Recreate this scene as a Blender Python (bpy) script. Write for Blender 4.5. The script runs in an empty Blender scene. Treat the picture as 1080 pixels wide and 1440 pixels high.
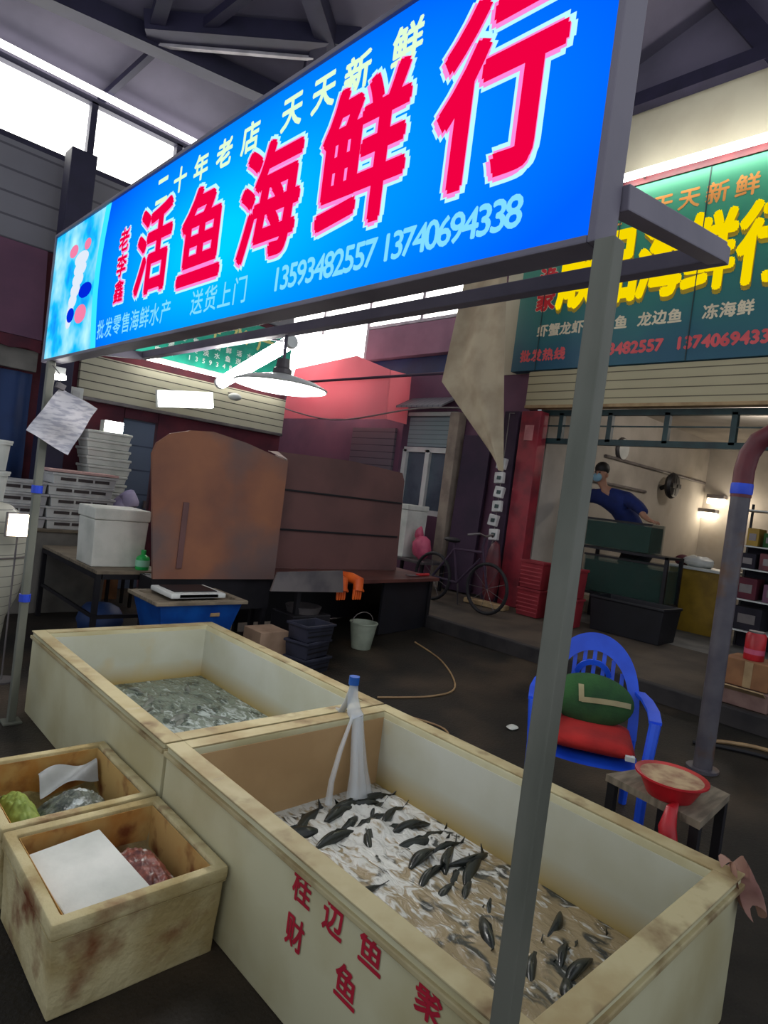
import bpy, bmesh, math, random
from mathutils import Vector, Matrix, Euler
random.seed(7)
SC = bpy.context.scene
COL = SC.collection
PI = math.pi
R = math.radians

# ------------------------------------------------------------------ materials
def _nt(name):
    m = bpy.data.materials.new(name); m.use_nodes = True
    nt = m.node_tree; nt.nodes.clear()
    o = nt.nodes.new('ShaderNodeOutputMaterial')
    return m, nt, o

def srgb(r, g, b):
    f = lambda c: (c/255/12.92) if c/255 <= .04045 else ((c/255+.055)/1.055)**2.4
    return (f(r), f(g), f(b))

def pmat(name, col, col2=None, rough=.6, metal=0., scale=5., lo=.4, hi=.65, bump=0., bscale=None,
         stretch=(1, 1, 1), spec=.5, trans=0., alpha=1., detail=5., col3=None, scale3=2., lo3=.5, hi3=.6, sheen=0., zband=None):
    """principled surface whose colour wanders between col and col2 (and blotches of col3)"""
    m, nt, o = _nt(name)
    L = nt.links
    b = nt.nodes.new('ShaderNodeBsdfPrincipled')
    b.inputs['Roughness'].default_value = rough
    b.inputs['Metallic'].default_value = metal
    b.inputs['Specular IOR Level'].default_value = spec
    b.inputs['Transmission Weight'].default_value = trans
    b.inputs['Alpha'].default_value = alpha
    L.new(b.outputs[0], o.inputs[0])
    tc = nt.nodes.new('ShaderNodeTexCoord')
    mp = nt.nodes.new('ShaderNodeMapping'); mp.inputs['Scale'].default_value = stretch
    L.new(tc.outputs['Object'], mp.inputs[0])
    def noise(sc, lo, hi, seed=0.):
        n = nt.nodes.new('ShaderNodeTexNoise'); n.inputs['Scale'].default_value = sc
        n.inputs['Detail'].default_value = detail
        mp2 = nt.nodes.new('ShaderNodeMapping'); mp2.inputs['Location'].default_value = (seed, seed*.7, -seed)
        L.new(mp.outputs[0], mp2.inputs[0]); L.new(mp2.outputs[0], n.inputs['Vector'])
        r = nt.nodes.new('ShaderNodeMapRange'); r.inputs[1].default_value = lo; r.inputs[2].default_value = hi
        L.new(n.outputs[0], r.inputs[0])
        return n, r
    c2 = col2 or tuple(c*.75 for c in col)
    n, r = noise(scale, lo, hi)
    mx = nt.nodes.new('ShaderNodeMix'); mx.data_type = 'RGBA'
    mx.inputs[6].default_value = (*col, 1); mx.inputs[7].default_value = (*c2, 1)
    L.new(r.outputs[0], mx.inputs[0]); out = mx.outputs[2]
    if col3:
        n3, r3 = noise(scale3, lo3, hi3, 3.7)
        m3 = nt.nodes.new('ShaderNodeMix'); m3.data_type = 'RGBA'
        L.new(r3.outputs[0], m3.inputs[0]); L.new(out, m3.inputs[6]); m3.inputs[7].default_value = (*col3, 1)
        out = m3.outputs[2]
    if zband:    # dried scum line along the old water level
        sp = nt.nodes.new('ShaderNodeSeparateXYZ'); L.new(tc.outputs['Object'], sp.inputs[0])
        wv = nt.nodes.new('ShaderNodeMath'); wv.operation = 'MULTIPLY_ADD'; wv.inputs[1].default_value = .1; L.new(n.outputs[0], wv.inputs[0]); L.new(sp.outputs[2], wv.inputs[2])
        zr = nt.nodes.new('ShaderNodeMapRange'); zr.inputs[1].default_value = zband[1]+.05; zr.inputs[2].default_value = zband[0]+.05; L.new(wv.outputs[0], zr.inputs[0])
        zm = nt.nodes.new('ShaderNodeMix'); zm.data_type = 'RGBA'; L.new(zr.outputs[0], zm.inputs[0]); L.new(out, zm.inputs[6]); zm.inputs[7].default_value = (*zband[2], 1); out = zm.outputs[2]
    L.new(out, b.inputs['Base Color'])
    if bump:
        nb, rb = noise(bscale or scale*4, 0, 1, 1.3)
        bp = nt.nodes.new('ShaderNodeBump'); bp.inputs['Strength'].default_value = bump; bp.inputs['Distance'].default_value = .01
        L.new(nb.outputs[0], bp.inputs['Height']); L.new(bp.outputs[0], b.inputs['Normal'])
    return m

def emat(name, col, s, sample=True):
    m, nt, o = _nt(name)
    e = nt.nodes.new('ShaderNodeEmission'); e.inputs[0].default_value = (*col, 1); e.inputs[1].default_value = s
    nt.links.new(e.outputs[0], o.inputs[0])
    if not sample: m.cycles.emission_sampling = 'NONE'
    return m

def stripes(name, col, col2, axis='Z', freq=12., rough=.5, metal=0., duty=.15, bump=.6):
    """flat paint with evenly spaced grooves across an axis (roller slats, siding)"""
    m, nt, o = _nt(name); L = nt.links
    b = nt.nodes.new('ShaderNodeBsdfPrincipled'); b.inputs['Roughness'].default_value = rough; b.inputs['Metallic'].default_value = metal
    L.new(b.outputs[0], o.inputs[0])
    tc = nt.nodes.new('ShaderNodeTexCoord'); sp = nt.nodes.new('ShaderNodeSeparateXYZ'); L.new(tc.outputs['Object'], sp.inputs[0])
    mu = nt.nodes.new('ShaderNodeMath'); mu.operation = 'MULTIPLY'; mu.inputs[1].default_value = freq
    L.new(sp.outputs['XYZ'.index(axis)], mu.inputs[0])
    fr = nt.nodes.new('ShaderNodeMath'); fr.operation = 'FRACT'; L.new(mu.outputs[0], fr.inputs[0])
    lt = nt.nodes.new('ShaderNodeMath'); lt.operation = 'LESS_THAN'; lt.inputs[1].default_value = duty; L.new(fr.outputs[0], lt.inputs[0])
    n = nt.nodes.new('ShaderNodeTexNoise'); n.inputs['Scale'].default_value = 2.; L.new(tc.outputs['Object'], n.inputs['Vector'])
    mv = nt.nodes.new('ShaderNodeMix'); mv.data_type = 'RGBA'; mv.inputs[6].default_value = (*col, 1); mv.inputs[7].default_value = (*[c*.8 for c in col], 1)
    L.new(n.outputs[0], mv.inputs[0])
    mx = nt.nodes.new('ShaderNodeMix'); mx.data_type = 'RGBA'; L.new(mv.outputs[2], mx.inputs[6]); mx.inputs[7].default_value = (*col2, 1)
    L.new(lt.outputs[0], mx.inputs[0]); L.new(mx.outputs[2], b.inputs['Base Color'])
    bp = nt.nodes.new('ShaderNodeBump'); bp.inputs['Strength'].default_value = bump; bp.inputs['Distance'].default_value = .02
    L.new(fr.outputs[0], bp.inputs['Height']); L.new(bp.outputs[0], b.inputs['Normal'])
    return m

# ------------------------------------------------------------------ mesh builder
class MB:
    def __init__(s, thing=None, off=None):
        s.bm = bmesh.new()
        s.o = Vector(off) if off is not None else (Vector(thing.location) if thing is not None and thing.rotation_euler.z == 0 else Vector((0, 0, 0)))
    def _v(s, p): return s.bm.verts.new(Vector(p) - s.o)
    def obox(s, c, size, rot=(0, 0, 0), bev=0.):
        M = Euler(rot).to_matrix(); c = Vector(c); h = Vector(size)/2
        vs = [s._v(c + M @ Vector((a*h.x, b*h.y, d*h.z))) for a in (-1, 1) for b in (-1, 1) for d in (-1, 1)]
        fs = [s.bm.faces.new([vs[i] for i in f]) for f in ((0, 1, 3, 2), (4, 6, 7, 5), (0, 4, 5, 1), (2, 3, 7, 6), (0, 2, 6, 4), (1, 5, 7, 3))]
        if bev:
            es = {e for f in fs for e in f.edges}
            bmesh.ops.bevel(s.bm, geom=list(es), offset=bev, segments=2, profile=.6, affect='EDGES')
        return s
    def box(s, x0, x1, y0, y1, z0, z1, bev=0.):
        return s.obox(((x0+x1)/2, (y0+y1)/2, (z0+z1)/2), (abs(x1-x0), abs(y1-y0), abs(z1-z0)), bev=bev)
    def tube(s, pts, r, n=10, caps=True):
        pts = [Vector(p) for p in pts]; rs = r if isinstance(r, (list, tuple)) else [r]*len(pts)
        rings = []; up = None
        for i, p in enumerate(pts):
            t = (pts[min(i+1, len(pts)-1)] - pts[max(i-1, 0)]).normalized()
            if up is None:
                up = Vector((0, 0, 1)) if abs(t.z) < .9 else Vector((1, 0, 0))
            u = t.cross(up).normalized(); up = u.cross(t).normalized()
            rings.append([s._v(p + (u*math.cos(2*PI*k/n) + up*math.sin(2*PI*k/n))*rs[i]) for k in range(n)])
        for a, b in zip(rings, rings[1:]):
            for k in range(n): s.bm.faces.new((a[k], a[(k+1) % n], b[(k+1) % n], b[k]))
        if caps:
            s.bm.faces.new(rings[0][::-1]); s.bm.faces.new(rings[-1])
        return s
    def lathe(s, c, prof, n=24, sx=1., sy=1., M=None):
        c = Vector(c); rings = []
        for r, z in prof:
            if r <= 1e-6: rings.append([s._v(c + (M @ Vector((0, 0, z)) if M else Vector((0, 0, z))))])
            else:
                q = [Vector((r*sx*math.cos(2*PI*k/n), r*sy*math.sin(2*PI*k/n), z)) for k in range(n)]
                rings.append([s._v(c + (M @ v if M else v)) for v in q])
        for a, b in zip(rings, rings[1:]):
            for k in range(n):
                k2 = (k+1) % n
                if len(a) == 1 and len(b) == 1: continue
                if len(a) == 1: s.bm.faces.new((a[0], b[k], b[k2]))
                elif len(b) == 1: s.bm.faces.new((a[k], a[k2], b[0]))
                else: s.bm.faces.new((a[k], a[k2], b[k2], b[k]))
        return s
    def ball(s, c, rx, ry=None, rz=None, n=14, m=8, M=None):
        ry = ry or rx; rz = rz or rx
        prof = [(math.sin(PI*i/m), -math.cos(PI*i/m)) for i in range(m+1)]
        prof[0] = (0, -1); prof[-1] = (0, 1)
        S = Matrix.Diagonal((rx, ry, rz))
        return s.lathe(c, prof, n, M=(M @ S) if M else S)
    def prism(s, poly, ext):
        ext = Vector(ext); a = [s._v(p) for p in poly]; b = [s._v(Vector(p)+ext) for p in poly]; n = len(a)
        s.bm.faces.new(a[::-1]); s.bm.faces.new(b)
        for i in range(n): s.bm.faces.new((a[i], a[(i+1) % n], b[(i+1) % n], b[i]))
        return s
    def grid(s, fn, nu, nv):
        vs = [[s._v(fn(i/nu, j/nv)) for j in range(nv+1)] for i in range(nu+1)]
        for i in range(nu):
            for j in range(nv): s.bm.faces.new((vs[i][j], vs[i+1][j], vs[i+1][j+1], vs[i][j+1]))
        return s
    def tub(s, x0, x1, y0, y1, z0, z1, t, floor, taper=0., bev=.012, lip=0., liph=.03):
        """open box with thick walls; taper narrows the foot; lip thickens the rim outward"""
        def ring(a, z, i): return [s._v((x0+i+a, y0+i+a, z)), s._v((x1-i-a, y0+i+a, z)), s._v((x1-i-a, y1-i-a, z)), s._v((x0+i+a, y1-i-a, z))]
        rr = [ring(taper, z0, 0)]
        if lip: rr += [ring(taper*.1, z1-liph, 0), ring(-lip, z1-liph, 0), ring(-lip, z1, 0)]
        else: rr += [ring(0, z1, 0)]
        rr += [ring(0, z1, t), ring(taper, z0+floor, t)]
        fs = [s.bm.faces.new(rr[0][::-1])]
        for a, b in zip(rr, rr[1:]):
            for k in range(4): fs.append(s.bm.faces.new((a[k], a[(k+1) % 4], b[(k+1) % 4], b[k])))
        fs.append(s.bm.faces.new(rr[-1]))
        if bev:
            es = list({e for f in fs for e in f.edges})
            bmesh.ops.bevel(s.bm, geom=es, offset=bev, segments=2, profile=.6, affect='EDGES')
        return s
    def wobble(s, amp, f=9., sub=0):
        from mathutils import noise
        if sub:
            bmesh.ops.subdivide_edges(s.bm, edges=list(s.bm.edges), cuts=sub, use_grid_fill=True)
        for v in s.bm.verts:
            p = (v.co + s.o)*f
            v.co += Vector((noise.noise(p), noise.noise(p+Vector((9, 3, 1))), noise.noise(p+Vector((2, 7, 5)))))*amp
        return s
    def build(s, name, mat, parent=None, smooth=False, angle=40):
        bmesh.ops.remove_doubles(s.bm, verts=list(s.bm.verts), dist=1e-6)
        bmesh.ops.recalc_face_normals(s.bm, faces=list(s.bm.faces))
        me = bpy.data.meshes.new(name); s.bm.to_mesh(me); s.bm.free()
        for m in (mat if isinstance(mat, (list, tuple)) else [mat]): me.materials.append(m)
        o = bpy.data.objects.new(name, me); COL.objects.link(o)
        if parent is not None: o.parent = parent
        elif tuple(s.o) != (0, 0, 0): o.location = s.o
        if smooth:
            for p in me.polygons: p.use_smooth = True
            if angle:
                try: me.set_sharp_from_angle(angle=R(angle))
                except Exception: pass
        return o

def tag(o, label, cat, group=None, kind=None):
    o['label'] = label; o['category'] = cat
    if group: o['group'] = group
    if kind: o['kind'] = kind
    return o
def thing(name, label, cat, loc=(0, 0, 0), rz=0., group=None):
    o = bpy.data.objects.new(name, None); COL.objects.link(o)
    o.location = loc; o.rotation_euler = (0, 0, rz); o.empty_display_size = .1
    return tag(o, label, cat, group)
def struct(o, label=None, cat=None):
    o['kind'] = 'structure'
    if label: o['label'] = label
    if cat: o['category'] = cat
    return o
def dup(root, loc, rz=None, label=None, rot=None):
    r = root.copy(); COL.objects.link(r); r.location = loc
    if rot is not None: r.rotation_euler = rot
    elif rz is not None: r.rotation_euler = (r.rotation_euler.x, r.rotation_euler.y, rz)
    if label: r['label'] = label
    for ch in list(root.children):
        c = ch.copy(); COL.objects.link(c); c.parent = r
        for g in list(ch.children):
            d = g.copy(); COL.objects.link(d); d.parent = c
    return r

# ------------------------------------------------------------------ lettering
_glyphs = {}
def glyph(t):
    """outline of a character at size 1, centred on its own box: verts, faces, width"""
    if t in _glyphs: return _glyphs[t]
    cu = bpy.data.curves.new('glyph', 'FONT'); cu.body = t; cu.size = 1; cu.fill_mode = 'FRONT'; cu.resolution_u = 3
    ob = bpy.data.objects.new('glyph', cu); COL.objects.link(ob)
    dg = bpy.context.evaluated_depsgraph_get()
    me = bpy.data.meshes.new_from_object(ob.evaluated_get(dg))
    vs = [v.co.copy() for v in me.vertices]; fs = [tuple(p.vertices) for p in me.polygons]
    bpy.data.objects.remove(ob); bpy.data.curves.remove(cu); bpy.data.meshes.remove(me)
    if vs:
        x0 = min(v.x for v in vs); x1 = max(v.x for v in vs); y0 = min(v.y for v in vs); y1 = max(v.y for v in vs)
        c = Vector(((x0+x1)/2, (y0+y1)/2, 0)); vs = [v-c for v in vs]; w, h = x1-x0, y1-y0
    else: w = h = .3
    _glyphs[t] = (vs, fs, w, h); return _glyphs[t]

class Letters:
    """flat characters laid on a plane: frame = (right, up, out) axes"""
    def __init__(s, parent_loc, right, up, out):
        s.o = Vector(parent_loc); s.r = Vector(right); s.u = Vector(up); s.n = Vector(out)
        s.v = []; s.f = []; s.mi = []
    def char(s, t, c, w, h, mi=0, bold=0., k=6, lift=0., shift=(0, 0)):
        vs, fs, gw, gh = glyph(t)
        if not vs: return
        c = Vector(c) - s.o
        offs = [(0, 0)] + ([(bold*math.cos(2*PI*i/k), bold*math.sin(2*PI*i/k)) for i in range(k)] if bold else [])
        for q, (ox, oy) in enumerate(offs):
            b = len(s.v); lf = lift+.00012*(len(offs)-q)
            for v in vs:
                s.v.append(c + s.r*(v.x*w/gw+ox+shift[0]) + s.u*(v.y*h/gh+oy+shift[1]) + s.n*lf)
            for f in fs: s.f.append(tuple(b+i for i in f)); s.mi.append(mi)
    def line(s, text, start, step, size, mi=0, bold=0., k=4, lift=0., wmul=1.):
        """start = centre of first character; step = advance along the right axis"""
        p = Vector(start)
        for ch in text:
            if ch != ' ':
                vs, fs, gw, gh = glyph(ch)
                hh = size*gh; ww = size*gw*wmul
                s.char(ch, p, ww, hh, mi, bold, k, lift)
            p = p + s.r*(step*(.62 if ord(ch) < 128 else 1.))
    def build(s, name, mats, parent=None):
        me = bpy.data.meshes.new(name); me.from_pydata([tuple(v) for v in s.v], [], s.f)
        for m in mats: me.materials.append(m)
        for p, i in zip(me.polygons, s.mi): p.material_index = i
        me.update()
        o = bpy.data.objects.new(name, me); COL.objects.link(o)
        if parent is not None: o.parent = parent
        return o
FACE_X = ((0, -1, 0), (0, 0, 1), (-1, 0, 0))     # on a wall that faces -x
FACE_Y = ((1, 0, 0), (0, 0, 1), (0, -1, 0))      # on a wall that faces -y
# ------------------------------------------------------------------ palette
M = {}
M['asphalt'] = pmat('asphalt', srgb(38, 33, 27), srgb(20, 18, 16), rough=.6, spec=.3, scale=2.2, bump=.5, bscale=60, col3=srgb(70, 58, 46), scale3=1.1, lo3=.5, hi3=.68)
M['pavement'] = pmat('pavement', srgb(84, 72, 60), srgb(56, 48, 41), rough=.75, scale=2., bump=.3, bscale=40)
M['kerb'] = pmat('kerb_stone', srgb(52, 48, 48), srgb(34, 32, 34), rough=.8, scale=5)
M['concrete'] = pmat('concrete', srgb(128, 124, 118), srgb(100, 98, 94), rough=.9, scale=3)
M['roof'] = pmat('roof_sheet', srgb(118, 112, 132), srgb(98, 94, 112), rough=.7, scale=.9)
M['siding'] = stripes('grey_siding', srgb(128, 126, 134), srgb(84, 82, 92), freq=4.2, duty=.1)
M['beam'] = pmat('dark_steel_paint', srgb(42, 38, 66), srgb(32, 30, 54), rough=.6, scale=3)
M['flange'] = pmat('bare_flange', srgb(196, 190, 196), srgb(160, 154, 160), rough=.5)
M['cream'] = pmat('cream_wall', srgb(206, 200, 178), srgb(190, 182, 160), rough=.85, scale=1.2)
M['shopwall'] = pmat('whitewashed_wall', srgb(190, 182, 172), srgb(166, 158, 148), rough=.9, scale=1.4, col3=srgb(168, 156, 140), scale3=.8, lo3=.58, hi3=.7)
M['plum'] = pmat('plum_wall', srgb(112, 74, 96), srgb(92, 62, 84), rough=.8, scale=1.5)
M['plumpale'] = pmat('pale_plum_panel', srgb(156, 110, 130), srgb(130, 92, 112), rough=.7, scale=1.2)
M['darkplum'] = pmat('dark_plum', srgb(60, 40, 62), srgb(44, 32, 52), rough=.8, scale=2)
M['darkred'] = pmat('dark_red_wall', srgb(96, 34, 48), srgb(70, 26, 42), rough=.8, scale=3)
M['navy'] = pmat('navy_tarp', srgb(18, 52, 104), srgb(10, 34, 74), rough=.6, scale=2)
M['bluegrey'] = stripes('blue_grey_door', srgb(98, 112, 136), srgb(60, 72, 94), freq=3.3, duty=.06)
M['cavity'] = pmat('dim_recess', srgb(38, 34, 46), srgb(28, 26, 36), rough=.9)
M['shutter'] = stripes('roller_slats', srgb(196, 192, 170), srgb(70, 68, 62), freq=10.5, duty=.13)
M['shutter2'] = stripes('roller_slats_warm', srgb(186, 176, 142), srgb(92, 84, 64), freq=9.5, duty=.12)
M['shutter3'] = stripes('roller_slats_grey', srgb(116, 108, 116), srgb(64, 58, 68), freq=9., duty=.14)
M['post'] = pmat('galvanised_post', srgb(116, 117, 107), srgb(92, 95, 85), rough=.45, metal=.25, scale=7, stretch=(1, 1, .3))
M['signframe'] = pmat('sign_frame_paint', srgb(122, 116, 130), srgb(100, 96, 112), rough=.5, scale=3)
M['white'] = pmat('white_plastic', srgb(220, 222, 218), srgb(198, 202, 200), rough=.45, scale=3)
M['foamw'] = pmat('white_foam', srgb(226, 226, 218), srgb(200, 202, 194), rough=.85, scale=4, bump=.2, bscale=70)
M['foamold'] = pmat('stained_foam', srgb(200, 186, 142), srgb(166, 146, 98), rough=.85, scale=4.5, lo=.42, hi=.62, bump=.5, bscale=45, col3=srgb(116, 64, 30), scale3=5., lo3=.55, hi3=.7)
M['foaminside'] = pmat('rust_stained_foam', srgb(196, 160, 96), srgb(178, 120, 52), rough=.8, scale=6, col3=srgb(120, 62, 24), scale3=7, lo3=.56, hi3=.7)
M['tank'] = pmat('tank_fibreglass', srgb(198, 193, 160), srgb(178, 168, 128), rough=.45, scale=2.2, lo=.42, hi=.66, col3=srgb(160, 140, 92), scale3=1.7, lo3=.6, hi3=.75, bump=.08)
M['tankin'] = pmat('tank_lining', srgb(206, 208, 196), srgb(190, 190, 170), rough=.4, scale=1.8, col3=srgb(196, 172, 110), scale3=2.2, lo3=.6, hi3=.78, zband=(.13, .27, srgb(176, 150, 84)))
M['tancard'] = pmat('tan_board', srgb(192, 158, 114), srgb(172, 138, 96), rough=.6, scale=2)
M['blackmetal'] = pmat('black_metal', srgb(34, 32, 38), srgb(24, 23, 28), rough=.5, metal=.3)
M['rust'] = pmat('rusty_sheet', srgb(150, 98, 72), srgb(122, 80, 66), rough=.6, metal=.1, scale=1.8, lo=.38, hi=.66, col3=srgb(106, 86, 84), scale3=1.0, lo3=.46, hi3=.6)
M['rustdark'] = pmat('brown_sheet', srgb(112, 78, 76), srgb(92, 66, 66), rough=.55, metal=.15, scale=1.6)
M['rusttop'] = pmat('reddish_bench_top', srgb(108, 66, 60), srgb(82, 50, 48), rough=.4, metal=.2, scale=3)
M['tin'] = pmat('dull_tin', srgb(118, 112, 112), srgb(92, 88, 92), rough=.4, metal=.5, scale=4)
M['orange'] = pmat('orange_rubber', srgb(232, 104, 30), srgb(206, 78, 18), rough=.55)
M['blueplastic'] = pmat('blue_plastic', srgb(16, 84, 170), srgb(10, 62, 140), rough=.35)
M['chairblue'] = pmat('chair_blue', srgb(36, 90, 232), srgb(28, 74, 206), rough=.35)
M['red'] = pmat('red_plastic', srgb(190, 30, 40), srgb(150, 20, 32), rough=.4)
M['redcloth'] = pmat('red_cloth', srgb(182, 34, 30), srgb(150, 24, 24), rough=.9, bump=.3, bscale=60)
M['greencloth'] = pmat('green_cloth', srgb(46, 92, 44), srgb(30, 66, 36), rough=.9, bump=.3, bscale=60)
M['khaki'] = pmat('khaki_stripe', srgb(176, 168, 128), srgb(150, 140, 104), rough=.9)
M['greenplastic'] = pmat('green_bottle', srgb(40, 190, 90), srgb(30, 160, 76), rough=.3)
M['paleg'] = pmat('pale_green_label', srgb(160, 220, 190), srgb(140, 204, 172), rough=.5)
M['tarp'] = pmat('beige_canvas', srgb(178, 164, 140), srgb(154, 138, 116), rough=.95, scale=2.5, bump=.15, bscale=8)
M['wood'] = pmat('greyed_wood', srgb(130, 118, 100), srgb(98, 88, 74), rough=.8, scale=6, stretch=(1, 6, 1))
M['woodtan'] = pmat('tan_wood', srgb(170, 144, 106), srgb(138, 112, 80), rough=.8, scale=6)
M['card'] = pmat('cardboard', srgb(150, 106, 72), srgb(120, 84, 58), rough=.9)
M['beigepillar'] = pmat('beige_render', srgb(150, 136, 122), srgb(126, 112, 102), rough=.9)
M['maroon'] = pmat('maroon_paint', srgb(104, 40, 48), srgb(76, 32, 42), rough=.5)
M['redpost'] = pmat('red_pillar_paint', srgb(150, 40, 54), srgb(116, 32, 46), rough=.55)
M['darkgreen'] = pmat('dark_green_paint', srgb(34, 62, 64), srgb(24, 46, 50), rough=.5)
M['steelpost'] = pmat('slate_post_paint', srgb(92, 88, 94), srgb(72, 68, 78), rough=.5, col3=srgb(92, 70, 58), scale3=4)
M['yellowdesk'] = pmat('mustard_laminate', srgb(168, 134, 40), srgb(138, 108, 32), rough=.5)
M['blacktub'] = pmat('black_tub', srgb(22, 22, 30), srgb(16, 16, 22), rough=.5)
M['bluetape'] = pmat('blue_tape', srgb(40, 80, 220), srgb(30, 62, 190), rough=.5)
M['wire'] = pmat('grey_wire', srgb(120, 112, 110), srgb(90, 84, 84), rough=.6)
M['palewire'] = pmat('pale_cable', srgb(170, 140, 100), srgb(140, 112, 80), rough=.6)
M['rubber'] = pmat('black_rubber', srgb(24, 22, 28), srgb(18, 16, 20), rough=.7)
M['pink'] = pmat('pink_plastic', srgb(206, 90, 120), srgb(170, 60, 96), rough=.5)
M['pinkrag'] = pmat('pinkish_rag', srgb(158, 122, 106), srgb(124, 84, 76), rough=.8)
M['paper'] = pmat('printed_sheet', srgb(190, 188, 194), srgb(150, 150, 162), rough=.6, scale=14, stretch=(1, 1, 4), lo=.45, hi=.6)
M['pailgrey'] = pmat('grey_green_pail', srgb(150, 158, 142), srgb(122, 130, 116), rough=.5)
M['seam'] = stripes('quilted_white_cover', srgb(206, 204, 190), srgb(120, 120, 112), freq=13., duty=.07)
M['tankrim'] = pmat('grubby_rim', srgb(186, 174, 134), srgb(158, 138, 96), rough=.6, scale=5, stretch=(1, 1, 1), col3=srgb(116, 92, 60), scale3=6, lo3=.56, hi3=.72)
M['seafood'] = pmat('shrimp_heap', srgb(150, 88, 76), srgb(86, 48, 48), rough=.35, scale=26, bump=.8, bscale=40, col3=srgb(200, 196, 190), scale3=30, lo3=.6, hi3=.66)
M['clams'] = pmat('clam_heap', srgb(110, 116, 104), srgb(46, 54, 50), rough=.35, scale=22, bump=.8, bscale=40, col3=srgb(190, 198, 196), scale3=18, lo3=.58, hi3=.64)
M['lettuce'] = pmat('lettuce_leaf', srgb(140, 156, 66), srgb(98, 122, 48), rough=.6, scale=9)
M['plasticfilm'] = pmat('grey_film', srgb(172, 174, 172), srgb(140, 142, 142), rough=.35, scale=6)
M['skin'] = pmat('skin', srgb(186, 138, 112), srgb(168, 120, 96), rough=.6)
M['hair'] = pmat('black_hair', srgb(34, 28, 28), srgb(22, 18, 18), rough=.6)
M['jacket'] = pmat('blue_jacket', srgb(26, 44, 110), srgb(18, 32, 84), rough=.85, scale=6)
M['trousers'] = pmat('dark_trousers', srgb(36, 36, 46), srgb(26, 26, 34), rough=.9)
M['mask'] = pmat('pale_blue_mask', srgb(150, 190, 206), srgb(130, 170, 188), rough=.8)
M['fishback'] = pmat('dark_fish', srgb(44, 48, 44), srgb(22, 26, 26), rough=.25, scale=12)
M['fishbelly'] = pmat('pale_fish', srgb(120, 124, 116), srgb(70, 76, 74), rough=.25, scale=12)
M['greytray'] = pmat('dirty_white_crate', srgb(206, 206, 204), srgb(170, 168, 170), rough=.6)
M['slot'] = pmat('crate_slot', srgb(70, 62, 62), srgb(56, 50, 52), rough=.9)
# lit surfaces: lights the place has, and ones added
M['daylight'] = emat('daylight_behind_frosted_panes', (1., .99, .93), 5.)
M['tubelight'] = emat('lit_tube', (1., .97, .88), 16.)
M['lampwhite'] = emat('lit_lamp', (1., .98, .96), 20.)
M['lampwork'] = emat('lit_work_lamp', (1., .98, .94), 70.)
M['flareglow'] = emat('flare_streak_glow', (1., .98, .96), 70.)  # only for the added tube that stands for the flare streak
M['lampwarm'] = emat('lit_warm_lamp', (1., .88, .66), 9.)

def glass_mat():
    m, nt, o = _nt('aquarium_glass')
    b = nt.nodes.new('ShaderNodeBsdfPrincipled'); b.inputs['Base Color'].default_value = (*srgb(70, 96, 88), 1)
    b.inputs['Roughness'].default_value = .05; b.inputs['Specular IOR Level'].default_value = .25; b.inputs['Alpha'].default_value = .25
    nt.links.new(b.outputs[0], o.inputs[0]); return m
M['glass'] = glass_mat()
def clear_mat(name, col, a):
    m, nt, o = _nt(name)
    b = nt.nodes.new('ShaderNodeBsdfPrincipled'); b.inputs['Base Color'].default_value = (*col, 1)
    b.inputs['Roughness'].default_value = .12; b.inputs['Alpha'].default_value = a; b.inputs['Specular IOR Level'].default_value = .8
    nt.links.new(b.outputs[0], o.inputs[0]); return m
M['clearbag'] = clear_mat('clear_plastic_sleeve', (.75, .85, 1.), .38)
M['jet'] = clear_mat('falling_water', (.9, .95, 1.), .3)

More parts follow.
